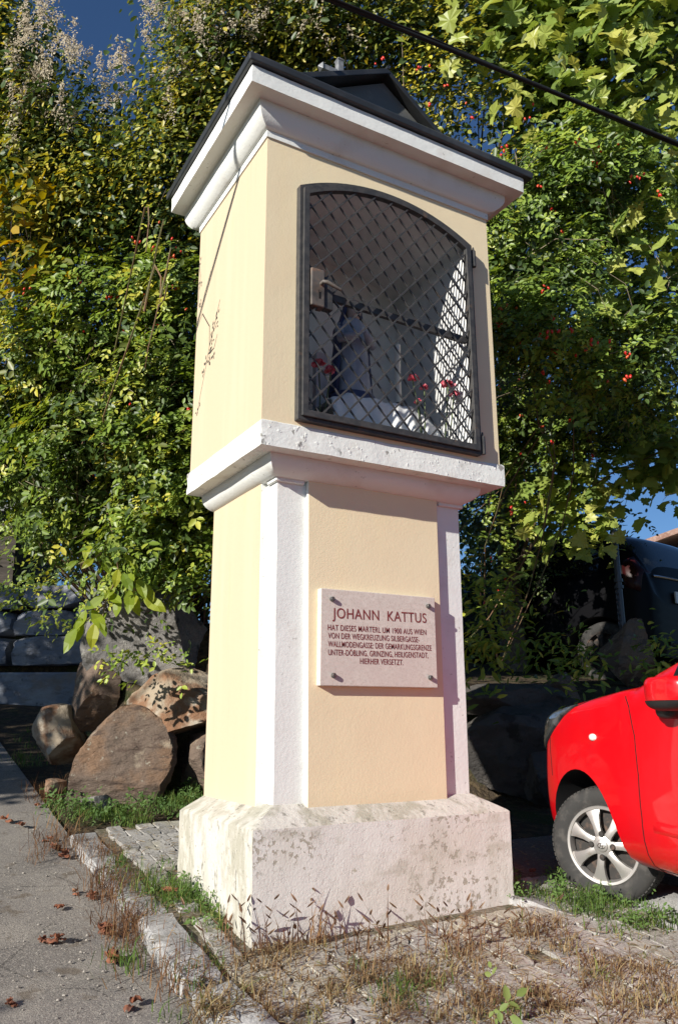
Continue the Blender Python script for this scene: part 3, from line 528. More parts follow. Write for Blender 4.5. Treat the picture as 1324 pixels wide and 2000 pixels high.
for crs, hc in enumerate((.36, .33, .31)):
    s_ = -2.4+R_.uniform(-.2, 0)
    while s_ < 1.1:
        L = R_.uniform(.5, .95)
        cc = wc+rx*(s_+L/2)+ry_*.12+Vector((0, 0, zc+hc/2+R_.uniform(-.012, .012))); me = bpy.data.meshes.new('stone'); bm = bmesh.new(); bmesh.ops.create_icosphere(bm, subdivisions=4, radius=1.6)
        pls = [(Vector(v_), R_.uniform(.93, 1.0)) for v_ in ((1, 0, 0), (-1, 0, 0), (0, 0, 1), (0, 0, -1), (0, 1, 0))] + [(Vector((R_.uniform(-.15, .15), -1, R_.uniform(-.2, .2))).normalized(), .95)] + [(Vector((R_.choice((-1, 1)), R_.uniform(-.8, .3), R_.choice((-1, 1))*R_.uniform(.6, 1))).normalized(), R_.uniform(1.12, 1.3)) for k in range(5)]; of = Vector((R_.uniform(0, 50), 0, 0))
        for v_ in bm.verts:
            c_ = v_.co.copy()
            for n_, h_ in pls:
                d_ = c_.dot(n_)
                if d_ > h_: c_ -= n_*(d_-h_)
            c_ += noise.noise_vector(c_*1.5+of)*.09+noise.noise_vector(c_*5+of)*.035
            v_.co = cc + rx*(c_.x*(L/2-.010)) + ry_*(c_.y*.16) + Vector((0, 0, c_.z*(hc/2-.008)))
        bm.to_mesh(me); bm.free(); me.polygons.foreach_set('use_smooth', [True]*len(me.polygons)); me.set_sharp_from_angle(angle=math.radians(28)); mesh_obj('stone', me, M_WALL, wall); s_ += L
    zc += hc
lg = MB(); c0 = wc-ry_*.35; lg.loft([[c0-rx*2.6+Vector((0, 0, z)), c0+rx*.75+Vector((0, 0, z)), c0+rx*.75+ry_*.55+Vector((0, 0, z)), c0-rx*2.6+ry_*.55+Vector((0, 0, z))] for z in (-.7, -.10)]); tag(lg.obj('stone_ledge', M_WALL, None, bevel=.02), 'flat pale stone ledge at the foot of the dry stone wall', 'ledge')
# dark shed roof edge at the far left
M_WOOD = P('dark_timber', (.035, .028, .022), [((.06, .05, .04), dict(s=6, st=(1, 1, 8), lo=.4, hi=.65))], .8, [dict(s=30, st=(1, 1, 8), str=.4, d=.004)])
sc = at(-120, 1160, 11.5); shed = thing('garden_shed', sc, 'dark timber shed with flat black roof edge at the far left behind leaves', 'shed')
def obox(c, x0, x1, y0, y1, z0, z1): return [[c+rx*a+ry_*b+Vector((0, 0, z)) for a, b in ((x0, y0), (x1, y0), (x1, y1), (x0, y1))] for z in (z0, z1)]
for k in range(9): m = MB(); m.loft(obox(sc, -1.2+k*.25, -1.2+k*.25+.238, 0+(k % 2)*.006, .03+(k % 2)*.006, -1.2, 1.15)); m.obj('board', M_WOOD, shed)
m = MB(); m.loft(obox(sc, -1.2, 1.05, .04, 1.8, -1.2, 1.12)); m.obj('wall', M_WOOD, shed)
m = MB(); m.loft(obox(sc, -1.4, 1.17, -.22, 2.0, 1.16, 1.30)); m.obj('roof', M_ROOF, shed, bevel=.01)
# far house: only its roof corner shows above the black car
hc_ = at(1420, 1180, 26); house = thing('tile_roofed_house', hc_, 'distant house whose pinkish tiled roof shows above the black car', 'house')
M_TILE = P('pale_red_tile', (.36, .22, .17), [((.28, .16, .12), dict(s=3, lo=.45, hi=.6)), ((.42, .30, .24), dict(s=14, lo=.5, hi=.65))], .85, [dict(s=5, st=(1, 1, 6), str=.4, d=.03)])
m = MB(); m.loft(obox(hc_, -3.4, 5, 0, 7, -4, 1.7)); m.obj('wall', P('house_plaster', (.55, .5, .42), (), .9), house)
m = MB(); m.loft([[hc_+rx*a+ry_*b+Vector((0, 0, z)) for a, b, z in ((-3.9, y, 1.6), (.8, y, 3.25), (5.5, y, 1.6), (5.4, y, 1.45), (.8, y, 3.08), (-3.8, y, 1.45))] for y in (-.5, 7.5)]); rf = m.obj('roof', M_TILE, house)
for xx in (-1.5, 1.5):
    m = MB(); m.loft(obox(hc_, xx, xx+1.0, -.04, .02, -.6, .8)); w_ = m.obj('window', P('window_glass', (.03, .04, .05), (), .1, (), .5), house)
m = MB(); m.loft(obox(hc_, 2.0, 2.6, 3, 3.6, 1.8, 3.7)); adopt(m.obj('chimney', P('chimney_brick', (.3, .17, .12), (), .9), None), rf)
# overhead cable
m = MB(); pts = []
for k in range(61):
    x = -16+36*k/60; pts.append((x, -.264-.0762*x, 4.205-.005*x))
m.tube(pts, .0125, 8); m.tube([(p[0], p[1]+.016*math.sin(i*1.1), p[2]+.016*math.cos(i*1.1)) for i, p in enumerate(pts)], .006, 6)
tag(m.obj('overhead_cable', P('black_cable', (.012, .012, .013), (), .6), None, smooth=60), 'thick black overhead cable slanting across the trees above the shrine', 'cable')

# ------------------------------------------------------------------ cars
M_BLK = P('black_plastic', (.012, .012, .013), (), .5, [dict(s=200, str=.2, d=.001)], .4)
M_GAP = P('panel_gap', (.01, .004, .004), (), .9)
M_GLASS = P('car_glass', (.012, .014, .016), (), .04, (), .6)
M_TYRE = P('tyre_rubber', (.035, .034, .033), [((.07, .065, .06), dict(s=20, det=4, lo=.45, hi=.7))], .8, [dict(s=120, str=.2, d=.001)], .3)
M_RIM = P('silver_rim', (.46, .44, .42), [((.30, .24, .19), dict(s=16, det=5, lo=.58, hi=.75, amt=.5))], .38, (), .5, .65)
M_STEEL = P('black_steel_wheel', (.03, .027, .025), [((.09, .06, .045), dict(s=30, lo=.5, hi=.7))], .6)
M_LENS = P('lamp_lens', (.035, .038, .04), [((.10, .105, .11), dict(s=9, lo=.5, hi=.65))], .06, (), .7, .0, Coat_Weight=1.0)
M_CLEAR = P('clear_lamp', (.75, .70, .66), [((.8, .35, .2), dict(s=60, lo=.6, hi=.7))], .12, (), .6)
M_PLATE = P('number_plate', (.62, .62, .60), (), .5); M_PRINT = P('plate_print', (.02, .02, .02), (), .6); M_CHROME = P('chrome', (.6, .6, .6), (), .15, (), .5, 1.0)
M_TAIL = P('tail_lens', (.025, .004, .004), (), .3, (), .2)
def lerp_tab(tab, x):
    for (a, u), (b, v) in zip(tab[:-1], tab[1:]):
        if (a >= x >= b): return u+(v-u)*(a-x)/(a-b)
    return tab[0][1] if x > tab[0][0] else tab[-1][1]
WT = [(.712, .26), (.70, .38), (.66, .54), (.58, .668), (.45, .752), (.3, .782), (.1, .79), (-.3, .797), (-2.2, .79), (-2.55, .765), (-2.75, .71), (-2.85, .62)]
TT = [(.712, .56), (.70, .62), (.66, .775), (.58, .84), (.45, .885), (.3, .912), (.1, .938), (-.1, .962), (-.3, .985), (-.45, 1.005), (-.65, 1.12), (-1.1, 1.42), (-1.35, 1.495), (-1.8, 1.53), (-2.4, 1.48), (-2.68, 1.37), (-2.80, 1.10), (-2.85, .80)]
XST = [.712, .70, .685, .66, .62, .58, .52, .45, .37, .3, .2, .1, 0, -.1, -.2, -.3, -.4, -.45, -.5, -.57, -.65, -.75, -.87, -1.0, -1.1, -1.22, -1.35, -1.41, -1.5, -1.65, -1.8, -2.0, -2.2, -2.3, -2.4, -2.5, -2.6, -2.68, -2.74, -2.80, -2.83, -2.85]
def section(x):
    W, T = lerp_tab(WT, x), lerp_tab(TT, x); c = max(0, min(1, (T-1.01)/.35)) if x > -2.6 else 1
    B = (T-.042 if x > -.45 else min(.925+.04*(-.45-x), T-.09)); zb = .2 if x < .5 else .2+.08*(x-.5)/.2
    h = B-zb; lo = [(0, zb), (.62*W, zb), (.88*W, zb+.02*h), (.965*W, zb+.13*h), (.995*W, zb+.30*h), (1.0*W, zb+.51*h), (.992*W, zb+.72*h), (.968*W, B)]
    bon = [(.945*W, B+.018), (.90*W, T-.012), (.72*W, T-.002), (.5*W, T+.006), (.25*W, T+.012), (0, T+.014)]
    cab = [(.94*W, B+.035), (.895*W, B+(T-B)*.30), (.80*W, T-.13), (.715*W, T-.045), (.5*W, T-.008), (0, T)]
    return lo+[tuple(bon[i][k]*(1-c)+cab[i][k]*c for k in (0, 1)) for i in range(6)]
def car(name, loc, az, paint, label, scl=(1, 1, 1), steer=0, plate_txt=None, detail=True, pitch=0):
    root = thing(name, loc, label, 'car'); fw = Vector((math.sin(az), math.cos(az), 0)); lf = Vector((-fw.y, fw.x, 0)); up = Vector((0, 0, 1))
    fw = (fw*math.cos(pitch)+up*math.sin(pitch)); up = fw.cross(lf)
    Mx = Matrix(((fw.x*scl[0], lf.x*scl[1], up.x*scl[2], loc[0]), (fw.y*scl[0], lf.y*scl[1], up.y*scl[2], loc[1]), (fw.z*scl[0], lf.z*scl[1], up.z*scl[2], loc[2]), (0, 0, 0, 1)))
    def put(o, parent=root, wheel=None):
        if wheel is not None: o.data.transform(Matrix.Translation(wheel) @ Matrix.Scale(k_w_[0], 4) @ Matrix.Translation(-wheel))
        o.data.transform(Mx)
        if parent: adopt(o, parent)
        return o
    k_w_ = [.93 if detail else 1.0]
    secs = [section(x) for x in XST]; np_ = len(secs[0]); rings = []
    for x, s_ in zip(XST, secs):
        half = [(x, y, z) for y, z in s_]; rings.append(half+[(a, -b, c) for a, b, c in half[-2:0:-1]])
    m = MB(); m.loft(rings, True, True); n = len(rings[0])
    for k in range(len(XST)-1):              # glazing
        xm = (XST[k]+XST[k+1])/2
        for i in range(n):
            j = i if i < np_ else n-1-i; fi = k*n+i
            side = 8 <= j <= 9 and -2.35 < xm < -.80 and not (-1.42 < xm < -1.34)
            wind = j >= 10 and (-1.08 < xm < -.50 or -2.78 < xm < -2.52)
            if side or wind: m.mi[fi] = 1
    body = m.obj('body', [paint, M_GLASS, M_BLK], None, smooth=38)
    sub = body.modifiers.new('s', 'SUBSURF'); sub.levels = sub.render_levels = 1
    cut = MB()
    for xa in (0, -2.38):
        for s_ in (1, -1): cut.lathe([(.330, .34), (.330, 1.1)], (xa+(.02 if xa == 0 else 0), 0, .280), (0, s_, 0), 44, caps=True)
    co = cut.obj('c', M_BLK, None); bo = body.modifiers.new('b', 'BOOLEAN'); bo.object = co; bo.operation = 'DIFFERENCE'; bo.solver = 'EXACT'
    bpy.context.view_layer.update(); dg = bpy.context.evaluated_depsgraph_get(); me = bpy.data.meshes.new_from_object(body.evaluated_get(dg)); bpy.data.objects.remove(co); body.modifiers.clear(); body.data = me
    for pl in me.polygons:
        c = pl.center
        for xa in (0, -2.38):
            if abs(c.y) < .80 and math.hypot(c.x-xa-(.02 if xa == 0 else 0), c.z-.280) < .3295 and abs(c.y) > .30: pl.material_index = 2
    me.polygons.foreach_set('use_smooth', [True]*len(me.polygons)); me.set_sharp_from_angle(angle=math.radians(30))
    bv = BVHTree.FromPolygons([v.co for v in me.vertices], [tuple(p.vertices) for p in me.polygons])
    def onside(x, z, off, s_=1):
        h = bv.ray_cast(Vector((x, 2*s_, z)), Vector((0, -s_, 0)))
        return (h[0]+h[1]*off*(1 if h[1].y*s_ > 0 else -1)) if h[0] is not None else Vector((x, .79*s_, z))
    def onfront(y, z, off, d=1):
        h = bv.ray_cast(Vector((3*d-(1 if d < 0 else 0), y, z)), Vector((-d, 0, 0))); return h[0]+Vector((d, 0, 0))*off
    def gap(pts, s_=1, r=.0035, nm='panel_gap', mat=M_GAP, off=-.0012):
        out = []
        for (xa, za), (xb, zb) in zip(pts[:-1], pts[1:]):
            for k in range(8): out.append(onside(xa+(xb-xa)*k/8, za+(zb-za)*k/8, off, s_))
        out.append(onside(*pts[-1], off, s_)); mm = MB(); mm.tube(out, r, 6); return put(mm.obj(nm, mat, None, smooth=60))
    def patch(poly_fn, nu, nv, off, s_, nm, mat, parent=root):
        V = [onside(*poly_fn(i/nu, j/nv), off*(1 if 0 < i < nu and 0 < j < nv else -.4), s_) for j in range(nv+1) for i in range(nu+1)]
        mm = MB(); mm.add(V, [(j*(nu+1)+i, j*(nu+1)+i+1, (j+1)*(nu+1)+i+1, (j+1)*(nu+1)+i) for j in range(nv) for i in range(nu)]); return put(mm.obj(nm, mat, None, smooth=70), parent)
    for s_ in (1, -1):
        # wheels
        for xa in (0, -2.38):
            w = bpy.data.objects.new('wheel', None); COL.objects.link(w); adopt(w, root)
            st_ = steer if xa == 0 else 0; A = Vector((-math.sin(st_)*s_*0 + (-math.sin(st_) if s_ > 0 else math.sin(st_)), math.cos(st_)*s_, 0)); k_w = .93 if detail else 1.0; c = Vector((xa+(.045 if detail and xa == 0 else 0), .640*s_, .283*k_w)) + A*.070
            mm = MB(); prof = [(.188, -.085), (.205, -.09), (.235, -.092), (.262, -.086), (.276, -.074), (.283, -.05), (.284, 0), (.283, .05), (.276, .074), (.262, .086), (.235, .092), (.205, .089), (.190, .082), (.186, .070)]
            mm.lathe(prof, c-A*.085, A, 64); e1 = A.orthogonal().normalized(); e2 = A.cross(e1)
            ty = put(mm.obj('tyre', M_TYRE, None, smooth=40), w, c)
            if detail and xa == 0 and s_ > 0:
                mm = MB()
                for k in range(72):          # tread blocks on the shoulders
                    a = 2*math.pi*k/72
                    for h0, h1, r0 in ((.012, .072, .2805), (-.072, -.012, .2805)):
                        cc = c-A*.085; P_ = [];
                        for da in (-.030, .030):
                            for hh in (h0, h1):
                                for rr_ in (r0-.004, r0+.0065 if abs(hh) < .05 else r0+.001): P_.append(cc+A*hh+(e1*math.cos(a+da+hh*.5)+e2*math.sin(a+da+hh*.5))*rr_)
                        mm.add(P_, [(0, 1, 3, 2), (4, 6, 7, 5), (1, 5, 7, 3), (0, 4, 5, 1), (2, 3, 7, 6)])
                o = put(mm.obj('tread', M_TYRE, None), w, c); o['kind'] = 'stuff'
            # wheel cover: seven spokes, outer ring, hub
            mm = MB(); mm.lathe([(.188, -.03), (.192, .0), (.188, .006), (.176, .004), (.170, -.012), (.168, -.04)], c, A, 64); put(mm.obj('rim', M_RIM if detail else M_STEEL, None, smooth=40), w, c)
            mm = MB(); mm.lathe([(.0, -.05), (.17, -.05), (.172, -.03)], c, A, 40); put(mm.obj('steel_wheel', M_STEEL, None, smooth=40), w, c)
            if detail or True:
                for k in range(7):
                    a = 2*math.pi*k/7+.25; rd = e1*math.cos(a)+e2*math.sin(a); tn = A.cross(rd); mm = MB(); rg = []
                    for r_, hw, h in ((.035, .024, .012), (.065, .019, .016), (.10, .020, .013), (.14, .029, .006), (.174, .044, -.002)):
                        p = c+rd*r_
                        rg.append([p-tn*hw+A*(h-.022), p-tn*hw*.92+A*(h-.004), p-tn*hw*.35+A*h, p+tn*hw*.35+A*h, p+tn*hw*.92+A*(h-.004), p+tn*hw+A*(h-.022)])
                    mm.loft(rg); put(mm.obj('spoke', M_RIM if detail else M_STEEL, None, smooth=35), w, c)
            mm = MB(); mm.lathe([(.052, -.01), (.052, .010), (.046, .014), (.0, .014)], c, A, 28); put(mm.obj('hub', M_RIM if detail else M_STEEL, None, smooth=40), w, c)
            mm = MB(); mm.lathe([(.030, .012), (.030, .019), (.026, .022), (.0, .023)], c, A, 24); put(mm.obj('hub_cap', M_RIM, None, smooth=40), w, c)
            for k in range(4):
                a = math.pi/2*k+.62; p = c+(e1*math.cos(a)+e2*math.sin(a))*.056; mm = MB(); mm.lathe([(.015, -.0), (.015, .018), (.012, .024), (0, .0245)], p, A, 12); put(mm.obj('wheel_nut', M_STEEL, None, smooth=40), w, c)
            if detail and s_ > 0 and xa == 0:  # oval emblem with a slanted H
                fx_ = A.cross(Vector((0, 0, 1))).normalized()*-1; ex = fx_; ez = Vector((0, 0, 1)); mm = MB(); pc = c+A*.0235
                mm.tube([pc+ex*math.cos(t)*.019+ez*math.sin(t)*.013 for t in (2*math.pi*k/20 for k in range(21))], .0018, 5)
                for (xa_, za_), (xb_, zb_) in (((-.010, -.009), (-.004, .010)), ((.004, -.010), (.010, .009)), ((-.007, 0), (.007, 0))): mm.tube([pc+ex*xa_+ez*za_, pc+ex*xb_+ez*zb_], .002, 5)
                o = put(mm.obj('emblem', M_CHROME, None, smooth=50), w, c); o['label'] = 'oval emblem with slanted H on the wheel hub'
        # lamps, doors, mirror
        hl = [(.03, .918), (.17, .902), (.30, .884), (.42, .860), (.53, .80), (.63, .70), (.61, .64), (.49, .685), (.34, .765), (.17, .862)]
        cx_ = sum(p[0] for p in hl)/len(hl); cz_ = sum(p[1] for p in hl)/len(hl)
        def dense(pl, n=4): return [(a[0]+(b[0]-a[0])*k/n, a[1]+(b[1]-a[1])*k/n) for a, b in zip(pl, pl[1:]+pl[:1]) for k in range(n)]
        dp = dense(hl); mm = MB(); rg = [[onside(cx_+(x-cx_)*f, cz_+(z-cz_)*f, o_, s_) for x, z in dp] for f, o_ in ((1.0, -.003), (.97, .008), (.85, .014), (.6, .018), (.3, .020))]
        mm.loft(rg, False, True); put(mm.obj('headlight', M_LENS, None, smooth=60))
        tl_ = [(-2.70, 1.16), (-2.62, 1.12), (-2.66, .86), (-2.78, .80), (-2.80, 1.0)]; dp = dense(tl_); cx_ = -2.71; cz_ = .99
        mm = MB(); rg = [[onside(cx_+(x-cx_)*f, cz_+(z-cz_)*f, o_, s_) for x, z in dp] for f, o_ in ((1.0, -.003), (.95, .006), (.5, .01))]; mm.loft(rg, False, True); put(mm.obj('tail_light', M_TAIL, None, smooth=60))
        gap([(-.42, .95), (-.46, .90), (-.51, .78), (-.53, .62), (-.525, .45), (-.50, .30), (-.485, .225)], s_)
        gap([(-1.40, .93), (-1.40, .6), (-1.39, .28)], s_); gap([(-.49, .245), (-.8, .24), (-1.39, .245)], s_)
        gap([(.28, .862), (.18, .885), (.02, .915), (-.14, .95), (-.26, .985)], s_)
        gap([(.37, .79), (.36, .70), (.335, .62), (.325, .56)], s_)
        patch(lambda u, v: (-.58-.78*u, .395+.062*v*(1-.25*u)), 14, 3, .007, s_, 'door_moulding', paint)
        patch(lambda u, v: (-1.26+.15*u, .845+.03*v), 6, 2, .028, s_, 'door_handle', paint)
        # side repeater
        mm = MB(); dp = [(-.145+.034*math.cos(t), .765+.017*math.sin(t)) for t in (2*math.pi*k/18 for k in range(18))]; mm.loft([[onside(-.145+(x+.145)*f, .765+(z-.765)*f, o_, s_) for x, z in dp] for f, o_ in ((1, -.002), (.9, .006), (.5, .010))], False, True); put(mm.obj('side_repeater', M_CLEAR, None, smooth=60))
        # folded mirror
        mr = bpy.data.objects.new('mirror', None); COL.objects.link(mr); adopt(mr, root)
        def egg(cx, cy, cz, ax, ay, az_, z0, z1, n=20, k=10):
            rg = []
            for i in range(k+1):
                z = z0+(z1-z0)*i/k; t = max(0.02, 1-abs((z-cz)/az_)**4.5)**.5; rg.append([(cx+math.copysign(abs(math.cos(a))**.75, math.cos(a))*ax*t, (cy+math.sin(a)*ay*t)*s_, z) for a in (2*math.pi*j/n for j in range(n))])
            return rg
        mm = MB(); mm.loft(egg(-.89, .85, .962, .13, .06, .065, .925, 1.014)); put(mm.obj('cap', paint, None, smooth=60), mr)
        mm = MB(); mm.loft(egg(-.89, .85, .962, .134, .062, .08, .885, .924)); mm.loft(egg(-.83, .81, .90, .06, .05, .05, .855, .905, 14, 5)); put(mm.obj('base', M_BLK, None, smooth=60), mr)
    for d, x_ in ((1, .7), (-1, -2.85)):     # plates, bumper slots, emblem
        zc_ = .42 if d > 0 else .78
        xs_ = max(onfront(y_, z_, .012, d).x*d for y_ in (-.26, 0, .26) for z_ in (zc_-.055, zc_+.055))*d
        mm = MB(); mm.box(min(xs_, xs_+d*.012), max(xs_, xs_+d*.012), -.26, .26, zc_-.055, zc_+.055); pt = put(mm.obj('number_plate', M_PLATE, None))
        if plate_txt:
            cu = bpy.data.curves.new('t', 'FONT'); cu.body = plate_txt; cu.size = .1; cu.align_x = 'CENTER'; to = bpy.data.objects.new('t', cu); COL.objects.link(to); bpy.context.view_layer.update()
            tm = bpy.data.meshes.new_from_object(to.evaluated_get(bpy.context.evaluated_depsgraph_get())); bpy.data.objects.remove(to)
            for v in tm.vertices: v.co = Vector((xs_+d*.0138, v.co.x*d, zc_-.035+v.co.y))
            o = mesh_obj('plate_lettering', tm, M_PRINT); put(o, pt)
        mm = MB(); pts = [onfront(-.5+k*.05, .965 if d < 0 else .60, .004, d) for k in range(21)]; mm.tube(pts, .012, 6); put(mm.obj('chrome_strip', M_CHROME, None, smooth=50))
        pc = onfront(0, .90 if d < 0 else .67, .008, d); mm = MB()
        mm.tube([pc+Vector((0, math.cos(t)*.045, math.sin(t)*.035)) for t in (2*math.pi*k/20 for k in range(21))], .005, 5); mm.tube([pc+Vector((0, -.018, -.022)), pc+Vector((0, -.018, .022))], .005, 5); mm.tube([pc+Vector((0, .018, -.022)), pc+Vector((0, .018, .022))], .005, 5); mm.tube([pc+Vector((0, -.018, 0)), pc+Vector((0, .018, 0))], .005, 5)
        put(mm.obj('emblem', M_CHROME, None, smooth=50))
        mm = MB(); mm.tube([onfront(-.42+k*.06, .34, -.004, d) for k in range(15)], .028, 6); put(mm.obj('bumper_slot', M_BLK, None, smooth=50))
    body.data.transform(Mx); adopt(body, root); return root
M_RED = P('red_car_paint', (.60, .002, .007), [((.56, .004, .010), dict(s=5, det=5, lo=.5, hi=.7))], .35, (), .3, 0, Coat_Weight=.7, Coat_Roughness=.04)
car('parked_car', (2.44, -.31, -.025), math.radians(18.5), M_RED, 'bright red small car with steered front wheel parked right of the shrine', steer=math.radians(40), pitch=math.radians(.5))
M_CBLK = P('black_car_paint', (.004, .004, .005), (), .4, (), .08, 0)
M_CSIL = P('silver_car_paint', (.30, .32, .35), (), .3, (), .5, .3, Coat_Weight=.6)
bc = at(1345, 1180, 8.25); az_b = math.radians(-9); bx_, by_ = bc.x+math.sin(az_b)*2.85*1.12, bc.y+math.cos(az_b)*2.85*1.12
car('parked_car', (bx_, by_, 1.17), az_b, M_CBLK, 'black car seen from behind in deep shade above the red car', (1.12, 1.12, 1.06), plate_txt='KM 893 N', detail=False)
sc_ = at(1060, 1150, 9.6); az_s = math.radians(188)
car('parked_car', (sc_.x-math.sin(az_s)*.7, sc_.y-math.cos(az_s)*.7, gz(sc_.x, sc_.y)-.08), az_s, M_CSIL, 'silver car glimpsed through the hanging leaves right of the shrine', (1.1, 1.1, 1.0), plate_txt='W 271 K', detail=False)
# post with a chain
pb = at(1216, 1235, 7.3); post = thing('steel_post', pb, 'slim dark steel post with clamp rings and hanging chain in the shade', 'post')
M_PIPE = P('dark_steel_pipe', (.06, .065, .075), (), .4, (), .5, .5)
m = MB(); m.tube([pb+Vector((0, 0, -.35)), pb+Vector((0, 0, .95))], .028, 14); m.obj('pipe', M_PIPE, post, smooth=50)
for dz in (.40, .46): m = MB(); m.tube([pb+Vector((0, 0, dz)), pb+Vector((0, 0, dz+.028))], .040, 14); m.obj('clamp', M_PIPE, post, smooth=50)
for k in range(7):
    c = pb+Vector((-.055, -.02, .36-.047*k)); m = MB(); e = Vector((1, 0, 0)) if k % 2 else Vector((0, 1, 0)); m.tube([c+e*math.cos(t)*.013+Vector((0, 0, math.sin(t)*.028)) for t in (2*math.pi*j/12 for j in range(13))], .005, 5, False); m.obj('chain_link', M_PIPE, post, smooth=60)

# ------------------------------------------------------------------ vegetation
G = np.random.default_rng(42)
def leaf_tpl(kind):
    """flat leaf in x (length 0..1) / y, folded along the midrib: verts, quads"""
    if kind == 'oval':
        v = [(0, 0, 0), (.30, .24, .05), (.68, .22, .05), (1, 0, -.04), (.68, -.22, .05), (.30, -.24, .05), (.5, 0, 0)]
        return np.array(v), np.array([(0, 6, 2, 1), (6, 3, 3, 2), (0, 5, 4, 6), (6, 4, 3, 3)])[:, :]
    if kind == 'long':
        v = [(0, 0, 0), (.28, .15, .03), (.65, .14, .02), (1, 0, -.12), (.65, -.14, .02), (.28, -.15, .03), (.5, 0, -.01)]
        return np.array(v), np.array([(0, 6, 2, 1), (6, 3, 3, 2), (0, 5, 4, 6), (6, 4, 3, 3)])
OV = np.array([(0, 0, 0), (.32, .25, .06), (.72, .2, .05), (1, 0, -.05), (.72, -.2, .05), (.32, -.25, .06)]); OVF = np.array([(0, 3, 2, 1), (0, 5, 4, 3)])
LG = np.array([(0, 0, 0), (.30, .15, .04), (.68, .13, .02), (1, 0, -.14), (.68, -.13, .02), (.30, -.15, .04)])
def maple_tpl():
    out = [(0, 0), (.05, .16), (-.06, .40), (.18, .36), (.26, .56), (.42, .44), (.50, .30), (.62, .34), (.70, .20), (.84, .22), (.86, .10), (1.02, 0)]
    pts = out + [(x, -y) for x, y in out[-2:0:-1]]; c = (.42, 0); v = [(*c, -.07)] + [(x, y, -.22*abs(y)**1.5-.22*max(0, x-.55)+(.03 if k % 2 else -.02)) for k, (x, y) in enumerate(pts)]; n = len(pts)
    return np.array(v), np.array([(0, 1+i, 1+(i+1) % n) for i in range(n)])
MAP, MAPF = maple_tpl()
def frames(n, up_bias, out_dirs=None, out_bias=0.0):
    """random leaf frames: length axis X, blade normal Z biased upwards / outwards"""
    z = G.normal(size=(n, 3)); z /= np.linalg.norm(z, axis=1)[:, None]; z += np.array([0, 0, up_bias])
    if out_dirs is not None: z += out_dirs*out_bias
    z += np.array([-SUN.x, -SUN.y, -SUN.z])*1.0
    z /= np.linalg.norm(z, axis=1)[:, None]; a = G.normal(size=(n, 3)); a[:, 2] -= .35; x = a - z*np.sum(a*z, 1)[:, None]; x /= np.linalg.norm(x, axis=1)[:, None]; y = np.cross(z, x)
    return np.stack([x, y, z], 1)            # rows are axes
def leaf_field(pos, size, tpl, faces, fr, rnd):
    n, k = len(pos), len(tpl); V = np.einsum('vk,nkj->nvj', tpl, fr)*size[:, None, None] + pos[:, None, :]
    F = (faces[None] + (np.arange(n)*k)[:, None, None]).reshape(-1, faces.shape[1]); return V.reshape(-1, 3), F, np.repeat(rnd, len(faces))
def compound(pos, fr, size, rnd, nl=5):
    """pinnate leaf: nl leaflets along a drooping rachis -> leaflet positions, frames, sizes"""
    P_, F_, S_, R_ = [], [], [], []
    for i in range(nl):
        if i == nl-1: t, s, ang = 1.0, 0, 0
        else: t = .35+.5*(i//2)/max(1, (nl-1)//2-1) if nl > 3 else .55; s = 1 if i % 2 else -1; ang = s*1.0
        c, sn = math.cos(ang), math.sin(ang); x, y, z = fr[:, 0], fr[:, 1], fr[:, 2]
        tw = G.normal(0, .22, (len(pos), 1)); x2 = x*c + y*sn; y2 = -x*sn + y*c; z2 = z+y2*tw; y2 = y2-z*tw
        p = pos + x*(size*t*1.7)[:, None] - z*(size*.25*t*t)[:, None]; P_.append(p); F_.append(np.stack([x2, y2, z2], 1)); S_.append(size*G.uniform(.75, 1.15, len(pos))); R_.append(rnd+G.normal(0, .06, len(pos)))
    return np.concatenate(P_), np.concatenate(F_), np.concatenate(S_), np.concatenate(R_)
def lobes_sample(lobes, n_clump, per, spread, shell=(.55, 1.0), flat=.8):
    """clump centres through the lobes' volume (mostly near the surface), leaves scattered round each"""
    L = np.array([(*at(px, py, d), r) for px, py, d, r in lobes]); w = L[:, 3]**2; w /= w.sum(); idx = G.choice(len(L), n_clump, p=w)
    d = G.normal(size=(n_clump, 3)); d /= np.linalg.norm(d, axis=1)[:, None]; r = G.uniform(*shell, n_clump)**.7
    c = L[idx, :3] + d*(r*L[idx, 3])[:, None]*np.array([1, 1, flat]); ci = np.repeat(np.arange(n_clump), per)
    cs = G.uniform(.6, 1.4, n_clump)
    p = c[ci] + G.normal(size=(len(ci), 3))*(spread*cs[ci])[:, None]; o = d[ci]; return p, o, ci, c, L
def plant(name, loc, label, cat='shrub', group=None): return thing(name, loc, label, cat, group)
def foliage(parent, pos, out, ci, tpl, size, mat, comp=0, up=.7, ob=.6, nm='foliage', faces=OVF, hue=.5, hv=.18, sv=.25):
    n = len(pos); fr = frames(n, up, out, ob); sz = size*G.uniform(1-sv, 1+sv, n)*(G.uniform(.68, 1.32, ci.max()+1)[ci] if ci is not None and ci.max() > 4 else 1); ch = G.normal(hue, hv, ci.max()+1) if ci is not None else np.full(1, hue); rnd = np.clip((ch[ci] if ci is not None else hue) + G.normal(0, .10, n), 0, 1)
    if comp: pos, fr, sz, rnd = compound(pos, fr, sz, rnd, comp)
    V, F, a = leaf_field(pos, sz, tpl, faces, fr, np.clip(rnd, 0, 1)); o = mesh_obj(nm, np_mesh(nm, V, F, False, a), mat, parent); o['kind'] = 'stuff'; return o
